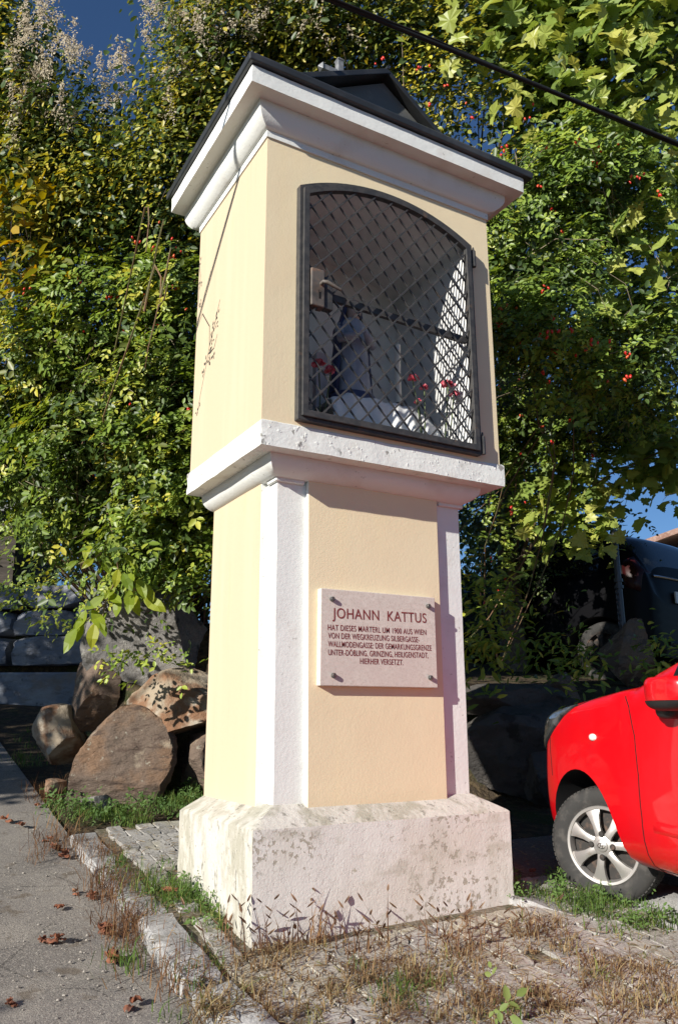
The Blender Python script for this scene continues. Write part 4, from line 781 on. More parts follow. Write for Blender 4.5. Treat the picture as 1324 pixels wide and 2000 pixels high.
def twigs(parent, roots, ends, r0, r1, mat, nm='stem', sag=.25, sides=4, jit=.08, seg=7, joined=True):
    m = MB(); R_ = random.Random(len(ends)*13+int(roots[0][0]*100))
    for e in ends:
        a = Vector(R_.choice(roots)); b = Vector(e); L = (b-a).length; off = Vector((R_.gauss(0, 1), R_.gauss(0, 1), abs(R_.gauss(0, 1))*1.2)).normalized()*L*sag; pts = []
        for k in range(seg+1):
            t = k/seg; pts.append(a.lerp(b, t)+off*math.sin(math.pi*t**.8)+Vector((R_.gauss(0, jit), R_.gauss(0, jit), R_.gauss(0, jit)))*.35*(1 if 0 < k < seg else 0))
        m.tube(pts, [r0+(r1-r0)*(k/seg)**.7 for k in range(seg+1)], sides, False)
    o = m.obj(nm, mat, parent, smooth=60, fix=False); o['kind'] = 'stuff' if len(ends) > 3 else 'thing'
    if len(ends) <= 3: del o['kind']
    return o
HIP = MB(); HIP.lathe([(.0, -.5), (.25, -.44), (.42, -.15), (.44, .1), (.33, .38), (.14, .52), (.17, .6), (.0, .56)], (0, 0, 0), (0, 0, 1), 8); HIPM = HIP.mesh('rose_hip', 60)
M_HIP = P('rose_hip', (.52, .022, .012), [((.60, .10, .03), dict(kind='rand', lo=.6, hi=1))], .3, (), .5); HIPM.materials.append(M_HIP)
def hips(parent, pts, size=.017):
    for p in pts:
        for k in range(int(G.integers(1, 4))):
            o = bpy.data.objects.new('rose_hip', HIPM); COL.objects.link(o); adopt(o, parent)
            o.location = Vector(p)+Vector(G.normal(0, .016, 3)); s = size*G.uniform(.85, 1.25); o.scale = (s, s, s*1.25); o.rotation_euler = G.uniform(-.6, .6, 3)+np.array([math.pi, 0, 0])
M_BARK = P('grey_brown_bark', (.14, .105, .075), [((.22, .18, .14), dict(s=25, lo=.45, hi=.65))], .85, [dict(s=40, st=(1, 1, .3), str=.5, d=.006)])
M_CANE = P('reddish_cane', (.20, .12, .07), [((.16, .15, .07), dict(s=6, lo=.45, hi=.6))], .6)
M_DRY = P('dry_twig', (.26, .21, .15), (), .8)
L_ROSE = leaf_mat('rose_leaf', [(0, (0.078, 0.127, 0.025)), (.4, (0.189, 0.280, 0.041)), (.65, (0.362, 0.398, 0.058)), (.85, (0.600, 0.533, 0.073)), (1, (0.600, 0.586, 0.084))], .32)
L_ROSE2 = leaf_mat('rose_leaf_fresh', [(0, (0.092, 0.153, 0.029)), (.45, (0.239, 0.345, 0.058)), (.75, (0.439, 0.485, 0.073)), (.95, (0.600, 0.600, 0.084)), (1, (0.600, 0.561, 0.084))], .35)
L_VINE = leaf_mat('vine_leaf', [(0, (0.141, 0.166, 0.031)), (.4, (0.299, 0.320, 0.049)), (.7, (0.564, 0.458, 0.067)), (.9, (0.600, 0.600, 0.091)), (1, (0.600, 0.600, 0.114))], .35)
L_YEL = leaf_mat('yellow_leaf', [(0, (.13, .15, .02)), (.5, (.30, .26, .03)), (.8, (.44, .32, .035)), (1, (.46, .24, .03))], .4)
L_MAP = leaf_mat('maple_leaf', [(0, (0.115, 0.178, 0.036)), (.4, (0.217, 0.304, 0.062)), (.7, (0.384, 0.428, 0.092)), (1, (0.600, 0.565, 0.144))], .38, .4)
L_WAL = leaf_mat('walnut_leaf', [(0, (.16, .24, .02)), (.5, (.27, .35, .03)), (1, (.42, .43, .04))], .5, .45)
L_DARK = leaf_mat('shade_dark_leaf', [(0, (0.032, 0.058, 0.017)), (.6, (0.074, 0.119, 0.027)), (1, (0.160, 0.178, 0.042))], .25)  # leaf green darkened so the inside of crowns and hedges looks shaded
L_FLW = leaf_mat('cream_blossom', [(0, (.42, .36, .26)), (.5, (.55, .49, .38)), (1, (.62, .58, .48))], .35, .8, .1)

# --- left: large dog rose, leaves in fives with red hips
r1 = plant('rose_bush', (.5, 3.3, 1.6), 'large dog rose bush with small green leaves and red hips left of the shrine', 'bush')
lob = [(215, 640, 5.9, .62), (95, 720, 6.0, .60), (310, 760, 5.7, .50), (200, 880, 5.7, .58), (330, 960, 5.5, .42), (70, 900, 6.1, .52), (280, 1060, 5.4, .36), (130, 1020, 5.8, .30), (340, 600, 5.9, .45), (20, 820, 6.2, .5), (372, 1090, 5.35, .25), (350, 860, 5.6, .4)]
p, o_, ci, c, L = lobes_sample(lob, 560, 15, .085); foliage(r1, p, o_, ci, OV, .046, L_ROSE, 5, .6, .7, hue=.52, hv=.15)
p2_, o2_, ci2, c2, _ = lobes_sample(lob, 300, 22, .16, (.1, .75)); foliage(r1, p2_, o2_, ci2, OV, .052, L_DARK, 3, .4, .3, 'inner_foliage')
roots = [(.6, 3.4, 1.5), (.9, 3.4, 1.6), (.5, 3.7, 1.5)]
twigs(r1, roots, [c[k] for k in range(0, 200)], .009, .0025, M_CANE, 'canes', .22)
twigs(r1, [tuple(q) for q in c2[:60]], [c[k]+np.array([0, 0, -.1]) for k in range(200, 300)], .003, .0013, M_DRY, 'dead_twigs', .3, 3, .10)
hp = [at(px, py, 5.45) for px, py in ((55, 562), (118, 552), (150, 553), (265, 470), (290, 452), (330, 500), (350, 487), (345, 548), (283, 575), (228, 560), (195, 600), (165, 645), (240, 790), (243, 815), (205, 812), (345, 812), (187, 920), (326, 958), (372, 612), (318, 632), (216, 582), (145, 583), (247, 640), (340, 470), (302, 480))]
hips(r1, [h+Vector((G.uniform(-.03, .03), G.uniform(-.15, .1), 0)) for h in hp])
def over_wall(y, z, t): return Vector((0, y, z)) - SUN*t
cs = [[Vector((.1, 2.9, 2.0)), Vector((-.25, 1.9, 2.7)), over_wall(.95, 2.90, .36), over_wall(.82, 2.99, .36), over_wall(.70, 2.86, .36), over_wall(.69, 2.74, .36), over_wall(.74, 2.62, .37), over_wall(.80, 2.50, .38), over_wall(.84, 2.40, .38)],
      [Vector((.2, 3.0, 2.1)), Vector((-.2, 2.0, 3.1)), over_wall(.98, 3.40, .40), over_wall(.91, 3.36, .40), over_wall(.88, 3.25, .40), over_wall(.90, 3.08, .40)], [over_wall(.98, 2.80, .36), over_wall(.80, 3.10, .36), over_wall(.71, 3.20, .36)], [over_wall(.69, 2.74, .36), over_wall(.62, 2.84, .36), over_wall(.56, 2.95, .36)], [over_wall(.70, 2.70, .36), over_wall(.62, 2.70, .36), over_wall(.58, 2.76, .36)]]
lf_ = []
for q in cs:
    m = MB(); m.tube(q, [.0055-.0035*k/len(q) for k in range(len(q))], 6); m.obj('arching_cane', M_CANE, r1, smooth=60)
    for a, b in zip(q[-5:-1], q[-4:]): lf_ += [tuple(a.lerp(b, G.random())+Vector(G.normal(0, .012, 3))) for k in range(2)]
foliage(r1, np.array(lf_), None, np.zeros(len(lf_), int), OV, .026, L_ROSE2, 3, .5, 0, 'cane_leaves', hue=.55)
# --- left top: flowering silver lace vine
r2 = plant('silver_lace_vine', (.3, 4.2, 1.7), 'climbing vine with cream blossom sprays crowning the left thicket', 'vine')
lob = [(-5, 150, 6.6, .56), (110, 270, 6.5, .55), (60, 330, 6.4, .60), (200, 390, 6.3, .45), (370, 225, 6.3, .40), (340, 330, 6.2, .50), (150, 440, 6.2, .60), (300, 440, 6.1, .52), (30, 480, 6.3, .55), (420, 90, 6.4, .45), (-60, 240, 6.7, .7), (400, 200, 6.3, .4), (-40, 60, 6.9, .6)]
p, o_, ci, c, L = lobes_sample(lob, 760, 34, .10); foliage(r2, p, o_, ci, OV, .046, L_VINE, 0, .6, .6, hue=.45, hv=.2)
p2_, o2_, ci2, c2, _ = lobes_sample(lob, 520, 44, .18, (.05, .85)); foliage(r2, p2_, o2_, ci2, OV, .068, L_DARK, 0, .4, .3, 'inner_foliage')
twigs(r2, [(.8, 4.4, 1.7), (1.1, 4.6, 1.8)], [c[k] for k in range(150)], .010, .002, M_BARK, 'stems', .2)
def panicles(parent, pts, n=70, L=.22):
    P_ = []; 
    for q in pts:
        ax = np.array([G.normal(0, .35), G.normal(0, .35), 1.0]); ax /= np.linalg.norm(ax); k = int(n*G.uniform(.6, 1.2)); t = G.uniform(0, 1, k); wob = G.normal(size=(k, 3))*(.032*(1.15-t))[:, None]
        P_.append(np.array(q)+ax*(t*L*G.uniform(.7, 1.2))[:, None]+wob)
    P_ = np.concatenate(P_); foliage(parent, P_, None, np.zeros(len(P_), int), OV, .021, L_FLW, 0, .3, 0, 'blossom_sprays', hue=.5, sv=.4)
bl = []
for px, py, rx_, ry2, n in ((45, 140, 60, 60, 16), (90, 60, 50, 45, 12), (165, 130, 50, 40, 7), (105, 225, 45, 30, 6), (330, 50, 80, 50, 15), (370, 110, 60, 60, 9), (225, 150, 40, 30, 5), (240, 190, 50, 40, 7), (420, 30, 60, 30, 8), (30, 230, 40, 50, 8), (350, 160, 60, 40, 6)):
    for k in range(n): bl.append(at(px+G.normal(0, rx_*.55), py+G.normal(0, ry2*.55), G.uniform(5.75, 6.4)))
panicles(r2, bl, 95, .25)
# --- yellowing shrub at the far left
r3 = plant('yellow_shrub', (-.3, 3.9, 1.5), 'yellowing broad leaved shrub at the left edge of the picture', 'shrub')
lob = [(25, 340, 5.7, .16), (15, 430, 5.6, .20), (60, 520, 5.6, .18), (20, 580, 5.7, .22), (75, 390, 5.8, .14), (235, 590, 5.5, .10), (310, 590, 5.5, .08), (110, 545, 5.5, .10)]
p, o_, ci, c, L = lobes_sample(lob, 60, 5, .07); foliage(r3, p, o_, ci, OV, .095, L_YEL, 0, .4, .5, hue=.5, hv=.25)
twigs(r3, [(.5, 4.0, 1.6)], [c[k] for k in range(20)], .008, .002, M_BARK, 'stems', .15)
# --- walnut shoot: every leaf its own part
r4 = plant('walnut_sapling', (.15, 2.95, 1.3), 'young shoot with big bright yellow green leaves hanging over the boulders', 'sapling')
WL = np.array([(0, 0, 0), (.15, .15, .02), (.38, .235, .03), (.62, .22, .02), (.84, .12, -.03), (1, 0, -.08), (.84, -.12, -.03), (.62, -.22, .02), (.38, -.235, .03), (.15, -.15, .02), (.38, 0, -.012), (.62, 0, -.02)])
WLF = [(0, 10, 2, 1), (10, 11, 3, 2), (11, 5, 4, 3), (0, 9, 8, 10), (10, 8, 7, 11), (11, 7, 6, 5)]
def one_leaf(name, tpl, faces, mat, variants):
    out = []
    for k in range(variants):
        v = tpl.copy(); v[:, 2] += .06*np.sin(v[:, 0]*6+k)+.05*(k % 3-1)*v[:, 1]**2*8; me = bpy.data.meshes.new(name); me.from_pydata([tuple(a) for a in v], [], [tuple(f) for f in faces]); a = me.attributes.new('rnd', 'FLOAT', 'FACE'); a.data.foreach_set('value', np.full(len(faces), .15+.7*k/max(1, variants-1), np.float32)); me.materials.append(mat); me.update(); out.append(me)
    return out
WLM = one_leaf('walnut_leaf', WL, WLF, L_WAL, 5)
def put_leaf(parent, mesh, base, tip, nrm, nm='leaf', wid=1.0):
    b, t = Vector(base), Vector(tip); x = t-b; s = x.length; x.normalize(); z = Vector(nrm); z = (z-x*z.dot(x)).normalized(); y = z.cross(x); o = bpy.data.objects.new(nm, mesh); COL.objects.link(o); o.parent = parent
    o.matrix_parent_inverse = Matrix.LocRotScale(parent.location, parent.rotation_euler, parent.scale).inverted(); o.matrix_basis = Matrix(((x.x*s, y.x*s*wid, z.x*s, b.x), (x.y*s, y.y*s*wid, z.y*s, b.y), (x.z*s, y.z*s*wid, z.z*s, b.z), (0, 0, 0, 1))); return o
wl = [((152, 1225), (122, 1275), 5.0), ((158, 1205), (150, 1255), 5.02), ((170, 1192), (148, 1232), 5.04), ((180, 1190), (205, 1232), 5.0), ((186, 1215), (178, 1268), 5.0), ((198, 1205), (205, 1245), 5.0), ((205, 1165), (165, 1190), 5.0), ((212, 1160), (238, 1178), 5.05), ((225, 1140), (205, 1170), 5.05), ((232, 1110), (225, 1148), 5.0), ((240, 1120), (258, 1152), 5.0), ((255, 1150), (250, 1200), 5.0), ((270, 1130), (285, 1170), 4.98), ((280, 1165), (325, 1195), 5.0), ((262, 1160), (272, 1205), 5.05), ((200, 1060), (188, 1095), 5.2), ((215, 1045), (230, 1085), 5.2), ((195, 1030), (158, 1045), 5.2), ((225, 1035), (232, 1030), 5.2), ((185, 1090), (160, 1110), 5.15), ((150, 1095), (128, 1112), 5.15), ((205, 1090), (215, 1120), 5.15), ((245, 1085), (270, 1110), 5.1), ((285, 1140), (300, 1175), 5.02), ((178, 1060), (165, 1092), 5.2), ((210, 1195), (190, 1222), 5.02), ((232, 1165), (226, 1205), 5.05), ((255, 1105), (262, 1135), 5.0)]
for k, (b, t, d) in enumerate(wl):
    B, T = at(*b, d), at(*t, d-.05+G.uniform(-.04, .04)); put_leaf(r4, WLM[k % 5], B, T, -FWD+Vector((G.uniform(-.7, .3), 0, G.uniform(.1, .9))), 'leaf', .95)
tw = [[(210, 1000, 5.35), (225, 1060, 5.2), (232, 1120, 5.05), (205, 1180, 5.02), (160, 1220, 5.0)], [(225, 1060, 5.2), (185, 1090, 5.18), (145, 1105, 5.15)], [(232, 1120, 5.05), (262, 1150, 5.0), (285, 1170, 5.0)], [(205, 1180, 5.02), (200, 1215, 5.0)]]
for q in tw: m = MB(); m.tube([at(*a) for a in q], [.006-.003*k/len(q) for k in range(len(q))], 6); m.obj('twig', M_CANE, r4, smooth=60)
m = MB(); m.tube([(.25, 3.25, 1.25), (.2, 3.05, 1.9), at(210, 1000, 5.35)], [.014, .011, .006], 7); m.obj('stem', M_BARK, r4, smooth=60)
# --- behind the shrine: dense thicket filling the middle
r5 = plant('hawthorn_thicket', (1.6, 3.4, 1.5), 'dense mixed thicket rising right behind the shrine roof', 'thicket')
lob = [(480, 60, 6.6, .60), (600, 40, 6.6, .60), (720, 60, 6.7, .60), (820, 90, 6.7, .55), (440, 260, 6.5, .55), (360, 470, 6.4, .50), (880, 200, 6.6, .50), (400, 700, 6.4, .55), (430, 950, 6.2, .5), (960, 420, 6.6, .5), (560, 120, 6.9, .6), (660, 0, 7.0, .6), (460, -40, 6.9, .6), (850, -20, 7.0, .5)]
p, o_, ci, c, L = lobes_sample(lob, 760, 34, .10); foliage(r5, p, o_, ci, OV, .046, L_VINE, 0, .6, .6, hue=.56, hv=.2)
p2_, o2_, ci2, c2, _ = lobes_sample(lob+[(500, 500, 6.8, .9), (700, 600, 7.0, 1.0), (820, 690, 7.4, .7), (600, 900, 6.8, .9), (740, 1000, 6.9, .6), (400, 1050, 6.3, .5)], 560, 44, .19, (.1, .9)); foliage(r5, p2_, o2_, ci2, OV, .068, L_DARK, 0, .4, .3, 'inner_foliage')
twigs(r5, [(1.4, 3.2, 1.2), (1.7, 3.4, 1.2), (1.0, 3.3, 1.4)], [c[k] for k in range(36)], .014, .003, M_BARK, 'stems', .15)
panicles(r5, [at(px+G.normal(0, 30), py+G.normal(0, 25), G.uniform(6.0, 6.3)) for px, py, n in ((480, 60, 6), (560, 50, 5), (640, 30, 5), (420, 150, 5)) for k in range(n)])
hips(r5, [at(px, py, 6.0) for px, py in ((838, 130), (818, 135), (870, 165), (742, 118), (905, 110), (910, 200), (840, 205))], .02)
# --- right: dog rose with many hips
r6 = plant('rose_bush', (3.0, 2.4, 1.2), 'dog rose bush thick with red hips right of the shrine', 'bush')
lob = [(1020, 640, 5.6, .36), (1100, 700, 5.8, .42), (1190, 690, 6.0, .40), (1010, 790, 7.8, .45), (1090, 840, 7.9, .48), (1180, 810, 8.0, .44), (985, 880, 7.9, .36), (1060, 360, 6.0, .40), (1150, 320, 6.1, .38), (1010, 470, 6.0, .42), (1080, 520, 6.0, .40), (1260, 640, 6.2, .35), (1270, 780, 6.3, .3), (980, 560, 5.8, .3), (1220, 420, 6.3, .35)]
p, o_, ci, c, L = lobes_sample(lob, 470, 14, .080); foliage(r6, p, o_, ci, OV, .045, L_ROSE2, 5, .6, .7, hue=.45, hv=.15)
p2_, o2_, ci2, c2, _ = lobes_sample(lob+[(950, 1000, 8.8, .5), (1010, 1100, 8.8, .5), (930, 1150, 8.7, .45), (1090, 1120, 8.9, .45), (1180, 1080, 8.5, .3)], 300, 22, .17, (.1, .85)); foliage(r6, p2_, o2_, ci2, OV, .052, L_DARK, 3, .4, .3, 'inner_foliage')
twigs(r6, [(3.3, 3.1, 1.3), (3.8, 2.9, 1.3)], [c[k] for k in range(7)], .007, .0025, M_CANE, 'canes', .22)
twigs(r6, [tuple(q) for q in c2[:50]], [c[k] for k in range(150, 240)], .0035, .0015, M_DRY, 'dead_twigs', .35, 3, .10)
hp = [(975, 597), (983, 600), (1003, 607), (978, 630), (974, 642), (1060, 660), (1068, 655), (1084, 650), (1115, 650), (1078, 690), (1090, 683), (1061, 722), (1018, 747), (1068, 748), (975, 757), (1125, 693), (1147, 683), (1190, 667), (1196, 675), (1160, 665), (1022, 812), (1060, 830), (1078, 860), (1014, 890), (1028, 980), (1194, 737), (1225, 737), (1262, 745), (1173, 802), (1111, 818), (1157, 893), (1065, 562), (1080, 620), (1094, 640), (1222, 693), (1016, 660), (1072, 283), (1130, 280), (1160, 285), (1170, 290), (1200, 285), (1161, 318), (1230, 345), (1248, 345), (1284, 375), (1035, 195), (1033, 232), (985, 288), (975, 300), (1048, 365), (1078, 415), (1100, 455), (958, 125), (918, 236)]
hips(r6, [at(px, py, (7.3 if py > 740 else G.uniform(5.25, 5.5)) if py > 500 else 5.75) for px, py in hp], .02)
# hanging cane in the sun beside the shrine corner, its leaves in fives
cane = [at(*a) for a in ((1015, 880, 7.8), (1003, 980, 7.75), (985, 1060, 7.72), (980, 1120, 7.7), (955, 1185, 7.68))]
m = MB(); m.tube(cane, [.005, .0045, .004, .003, .002], 6); m.obj('hanging_cane', M_CANE, r6, smooth=60)
hpz = []
for k in range(60):
    t = k/59*3.999; i = int(t); q = cane[i].lerp(cane[i+1], t-i); hpz.append((q.x+G.normal(0, .035), q.y+G.normal(0, .035), q.z+G.normal(0, .02)))
foliage(r6, np.array(hpz), None, np.zeros(len(hpz), int), OV, .050, L_ROSE2, 5, .5, 0, 'cane_leaves', hue=.6, hv=.1)
hips(r6, [at(*a) for a in ((996, 998, 7.6), (1000, 997, 7.6), (965, 1090, 7.6), (990, 1128, 7.6), (978, 1157, 7.58), (948, 1172, 7.58))], .026)
for q in (((1060, 900, 7.8), (1052, 970, 7.75), (1040, 1040, 7.7)), ((1120, 910, 7.85), (1110, 990, 7.8), (1118, 1050, 7.8)), ((965, 880, 7.6), (958, 960, 7.55), (948, 1040, 7.5), (950, 1090, 7.5))):
    q = [at(*a) for a in q]; m = MB(); m.tube(q, [.005-.001*k for k in range(len(q))], 6); m.obj('hanging_cane', M_CANE, r6, smooth=60); pp = []
    for k in range(34): t = k/33*(len(q)-1.001); i = int(t); b = q[i].lerp(q[i+1], t-i); pp.append((b.x+G.normal(0, .05), b.y+G.normal(0, .05), b.z+G.normal(0, .03)))
    foliage(r6, np.array(pp), None, np.zeros(len(pp), int), OV, .050, L_ROSE2, 5, .5, 0, 'cane_leaves', hue=.55, hv=.1)
# --- right: maple, its nearest leaves each a part
r7 = plant('maple_tree', (4.6, 3.6, 1.3), 'maple tree with large pale green lobed leaves filling the upper right', 'tree')
lob = [(1000, 40, 6.9, .55), (1130, 60, 6.9, .65), (1250, 120, 7.0, .65), (1100, 200, 6.8, .50), (1260, 280, 6.9, .50), (1300, 420, 7.0, .45), (1200, 520, 6.8, .45), (1300, 560, 6.9, .45), (1250, 660, 7.0, .4), (1120, -40, 7.2, .7), (1290, 0, 7.3, .6), (1150, 420, 7.0, .45), (930, 20, 7.0, .45), (1310, 850, 7.2, .35), (1315, 925, 7.4, .22), (1275, 905, 7.4, .2), (1318, 1000, 7.5, .10), (1150, 930, 8.0, .40), (1060, 1000, 7.9, .36), (1230, 880, 8.0, .3), (1130, 1030, 8.0, .30)]
p, o_, ci, c, L = lobes_sample(lob, 560, 9, .15); foliage(r7, p, o_, ci, MAP, .125, L_MAP, 0, .8, .5, 'crown', MAPF, hue=.35, hv=.18)
p2_, o2_, ci2, c2, _ = lobes_sample([l for l in lob if l[1] < 700]+[(1000, 1060, 9.3, .65), (930, 980, 9.3, .7), (1050, 940, 9.3, .6), (1120, 1010, 9.3, .5), (960, 860, 9.3, .6)], 200, 16, .2, (.1, .7)); foliage(r7, p2_, o2_, ci2, OV, .10, L_DARK, 0, .5, .3, 'inner_foliage')
MPM = one_leaf('maple_leaf', MAP, [tuple(f) for f in MAPF], L_MAP, 6)
front = [(px, py, d, r) for px, py, d, r in lob if py < 620]
for k in range(270):
    px, py, d, r = front[k % len(front)]; q = at(px+G.normal(0, 75), py+G.normal(0, 75), d-r*1.1-.35+G.normal(0, .15)); ln = G.uniform(.10, .18)
    dr = Vector((G.normal(), G.normal()*.6, G.normal()*.5-.7)).normalized(); put_leaf(r7, MPM[int(G.integers(6))], q, q+dr*ln, Vector((-.8, -.5, .6))+Vector(G.normal(0, .45, 3)), 'leaf', G.uniform(.9, 1.15))
for px, py, d, ln in ((1195, 600, 5.7, .20), (1180, 575, 5.75, .17), (1290, 540, 5.8, .19), (1170, 545, 5.8, .15), (1265, 355, 5.9, .13), (1210, 500, 5.8, .15), (1235, 520, 5.8, .15), (1140, 1035, 7.85, .23), (1170, 1030, 7.85, .2), (1185, 950, 7.9, .23), (1195, 990, 7.9, .22), (1130, 1075, 7.3, .17), (1060, 985, 7.2, .16), (1150, 1060, 7.85, .2), (1040, 1000, 7.2, .16), (1120, 1045, 7.2, .17), (1200, 1040, 7.3, .16), (1090, 1000, 7.2, .16), (1020, 1030, 7.2, .15), (1075, 1050, 7.2, .15), (1185, 1065, 7.3, .15), (1165, 985, 7.4, .18), (1105, 965, 7.85, .2), (1110, 110, 6.0, .16), (1080, 60, 6.0, .17), (960, 60, 6.0, .16), (1000, 160, 6.0, .15), (1240, 410, 5.9, .14), (1140, 440, 5.9, .13)):
    q = at(px, py, d); dr = Vector((G.normal()*.8-.2, G.normal()*.5, -.5)).normalized(); put_leaf(r7, MPM[int(G.integers(3, 6))], q, q+dr*ln, Vector((-.8, -.5, .5))+Vector(G.normal(0, .3, 3)))
tr = [(4.7, 3.7, 1.0), (4.6, 3.6, 2.2), (4.5, 3.4, 3.6), (4.3, 3.1, 5.0), (4.1, 2.9, 6.6)]
m = MB(); m.tube([tuple(a) for a in tr], [.15, .13, .10, .07, .03], 12); m.obj('trunk', M_BARK, r7, smooth=60)
twigs(r7, tr[1:], [c[k] for k in range(70)], .022, .004, M_BARK, 'limbs', .12, 5)
# --- low growth on the shaded bank to the right and on the boulders
r8 = plant('ground_ivy', (2.6, 2.0, 1.0), 'low dark leafy growth covering the shaded bank right of the shrine', 'shrub')
lob = [(930, 1180, 6.0, .30), (980, 1260, 5.8, .25), (1080, 1280, 6.0, .22), (1140, 1290, 6.0, .2), (940, 1290, 5.7, .18), (1300, 1290, 6.3, .2)]
p, o_, ci, c, L = lobes_sample(lob, 90, 12, .10); foliage(r8, p, o_, ci, LG, .075, L_ROSE, 0, .7, .3, hue=.3)
r9 = plant('bramble', (.45, 2.6, 1.2), 'small leafy bramble sprouting between the sunlit boulders', 'bramble')
lob = [(285, 1270, 5.15, .07), (315, 1285, 5.15, .10), (250, 1290, 5.2, .08), (200, 1280, 5.3, .09), (372, 1290, 5.1, .06), (340, 1130, 5.2, .15), (390, 1120, 5.2, .15), (180, 1160, 5.6, .2), (60, 1120, 6.2, .3), (110, 1190, 6.0, .2), (20, 1060, 6.4, .3)]
p, o_, ci, c, L = lobes_sample(lob, 60, 8, .05); foliage(r9, p, o_, ci, OV, .038, L_ROSE2, 3, .6, .3, hue=.45)
r10 = plant('background_hedge', at(150, 1150, 12.5), 'dark hedge closing the gap beyond the stone wall', 'hedge')
lob = [(-20, 950, 12.4, 1.2), (120, 980, 12.6, 1.2), (260, 1000, 12.6, 1.1), (380, 1050, 12.0, 1.1), (60, 1120, 12.2, .8), (220, 1120, 12.4, .8), (330, 1180, 11.5, .8)]
p, o_, ci, c, L = lobes_sample(lob, 260, 22, .2); foliage(r10, p, o_, ci, OV, .11, L_DARK, 0, .6, .4)
r11 = plant('background_hedge', at(1000, 1150, 13.5), 'dark hedge behind the parked cars on the right', 'hedge')
lob = [(900, 980, 13, 1.2), (1010, 1020, 13.4, 1.1), (1110, 1060, 13.6, .9), (940, 1120, 12.5, .9), (1060, 1140, 13, .8)]
p, o_, ci, c, L = lobes_sample(lob, 200, 20, .2); foliage(r11, p, o_, ci, OV, .11, L_DARK, 0, .6, .4)
# --- trees out of frame to the left: their crowns shade the road and the wall
for nm, cx, cy, cz, rr_, tz_, lab in (('roadside_tree', -6.2, 2.05, 3.2, 1.4, .0, 'leafy roadside tree left of the road shading its far part'), ('roadside_tree', -6.3, 4.9, 4.0, 1.8, .4, 'taller roadside tree whose shade falls on the stone wall'), ('roadside_shrub', -7.2, -3.3, 2.25, .95, -.6, 'roadside shrub left of the road casting dappled shade on the asphalt')):
    t_ = plant(nm, (cx, cy, tz_), lab, 'tree' if 'tree' in nm else 'shrub'); n = 460 if 'taller' in lab else 260; d = G.normal(size=(n, 3)); d /= np.linalg.norm(d, axis=1)[:, None]; cc = np.array([cx, cy, cz])+d*(G.uniform(.3, 1, n)**.6*rr_)[:, None]*np.array([1, 1, .85]); ci = np.repeat(np.arange(n), 16 if 'tree' in nm else 9)
    pp = cc[ci]+G.normal(size=(len(ci), 3))*.16; foliage(t_, pp, d[ci], ci, OV, .12, L_ROSE, 0, .6, .4, 'crown'); m = MB(); m.tube([(cx, cy, tz_-.4), (cx+.1, cy, (tz_+cz)/2), (cx, cy+.1, cz)], [.14, .1, .05], 10); m.obj('trunk', M_BARK, t_, smooth=60); twigs(t_, [(cx+.05, cy, (tz_+cz)/2)], [cc[k] for k in range(40)], .03, .006, M_BARK, 'limbs', .1, 5)

# ------------------------------------------------------------------ grass, weeds, litter
def gp(px, py, dz=0.0):                      # ground point under a photo position
    d = FWD + RGT*((px-662)/FPX) - UPV*((py-1000)/FPX); t = (CAM.z-plane(CAM.x, CAM.y)-dz)/(.018*d.x+.15*d.y-d.z); q = CAM+d*t; return q
def grass(name, spots, label, mat, blades, hgt, wid, lean=.45, spread=.035, heads=None):
    """spots: (x, y, z, scale); ribbon blades of two quads"""
    n = len(spots)*blades; sp_ = np.repeat(np.array(spots), blades, 0); b = sp_[:, :3].copy(); b[:, :2] += G.normal(0, 1, (n, 2))*(spread*sp_[:, 3])[:, None]; b[:, 2] += .15*(b[:, 1]-sp_[:, 1])-.01
    h = hgt*sp_[:, 3]*G.uniform(.45, 1.25, n); a = G.uniform(0, 2*math.pi, n); d = np.stack([np.cos(a), np.sin(a), np.zeros(n)], 1); s = np.stack([-np.sin(a), np.cos(a), np.zeros(n)], 1); ln = G.uniform(.1, 1.6, n)*lean
    up = np.array([0, 0, 1.0]); w = wid*G.uniform(.6, 1.3, n); P_ = []
    for t, ww in ((0, 1), (.5, .8), (1, .08)): c = b + up*(h*(t-.35*ln*t*t))[:, None] + d*(h*ln*t*t)[:, None]; P_ += [c - s*(w*ww*.5)[:, None], c + s*(w*ww*.5)[:, None]]
    V = np.stack(P_, 1).reshape(-1, 3); k = (np.arange(n)*6)[:, None, None]; F = (np.array([(0, 1, 3, 2), (2, 3, 5, 4)])[None]+k).reshape(-1, 4); rnd = np.repeat(np.clip(np.repeat(G.normal(.5, .2, len(spots)), blades)+G.normal(0, .15, n), 0, 1), 2)
    o = tag(mesh_obj(name, np_mesh(name, V, F, False, rnd), mat), label, 'grass', None, 'stuff'); tips = b + up*(h*(1-.35*ln))[:, None] + d*(h*ln)[:, None]; return tips, d, h
L_DRYG = leaf_mat('dry_grass', [(0, (.13, .075, .04)), (.35, (.26, .17, .085)), (.7, (.40, .31, .17)), (.9, (.20, .22, .07)), (1, (.16, .22, .05))], .3, .7, .2)
L_GRN = leaf_mat('green_grass', [(0, (.045, .09, .02)), (.5, (.10, .18, .035)), (.85, (.20, .26, .06)), (1, (.34, .27, .11))], .35, .6, .3)
L_RED = leaf_mat('reddish_grass', [(0, (.10, .05, .03)), (.5, (.22, .12, .06)), (1, (.34, .22, .10))], .3, .7, .2)
L_SEED = leaf_mat('seed_head', [(0, (.10, .06, .045)), (.5, (.20, .12, .08)), (1, (.30, .20, .12))], .2, .8, .1)
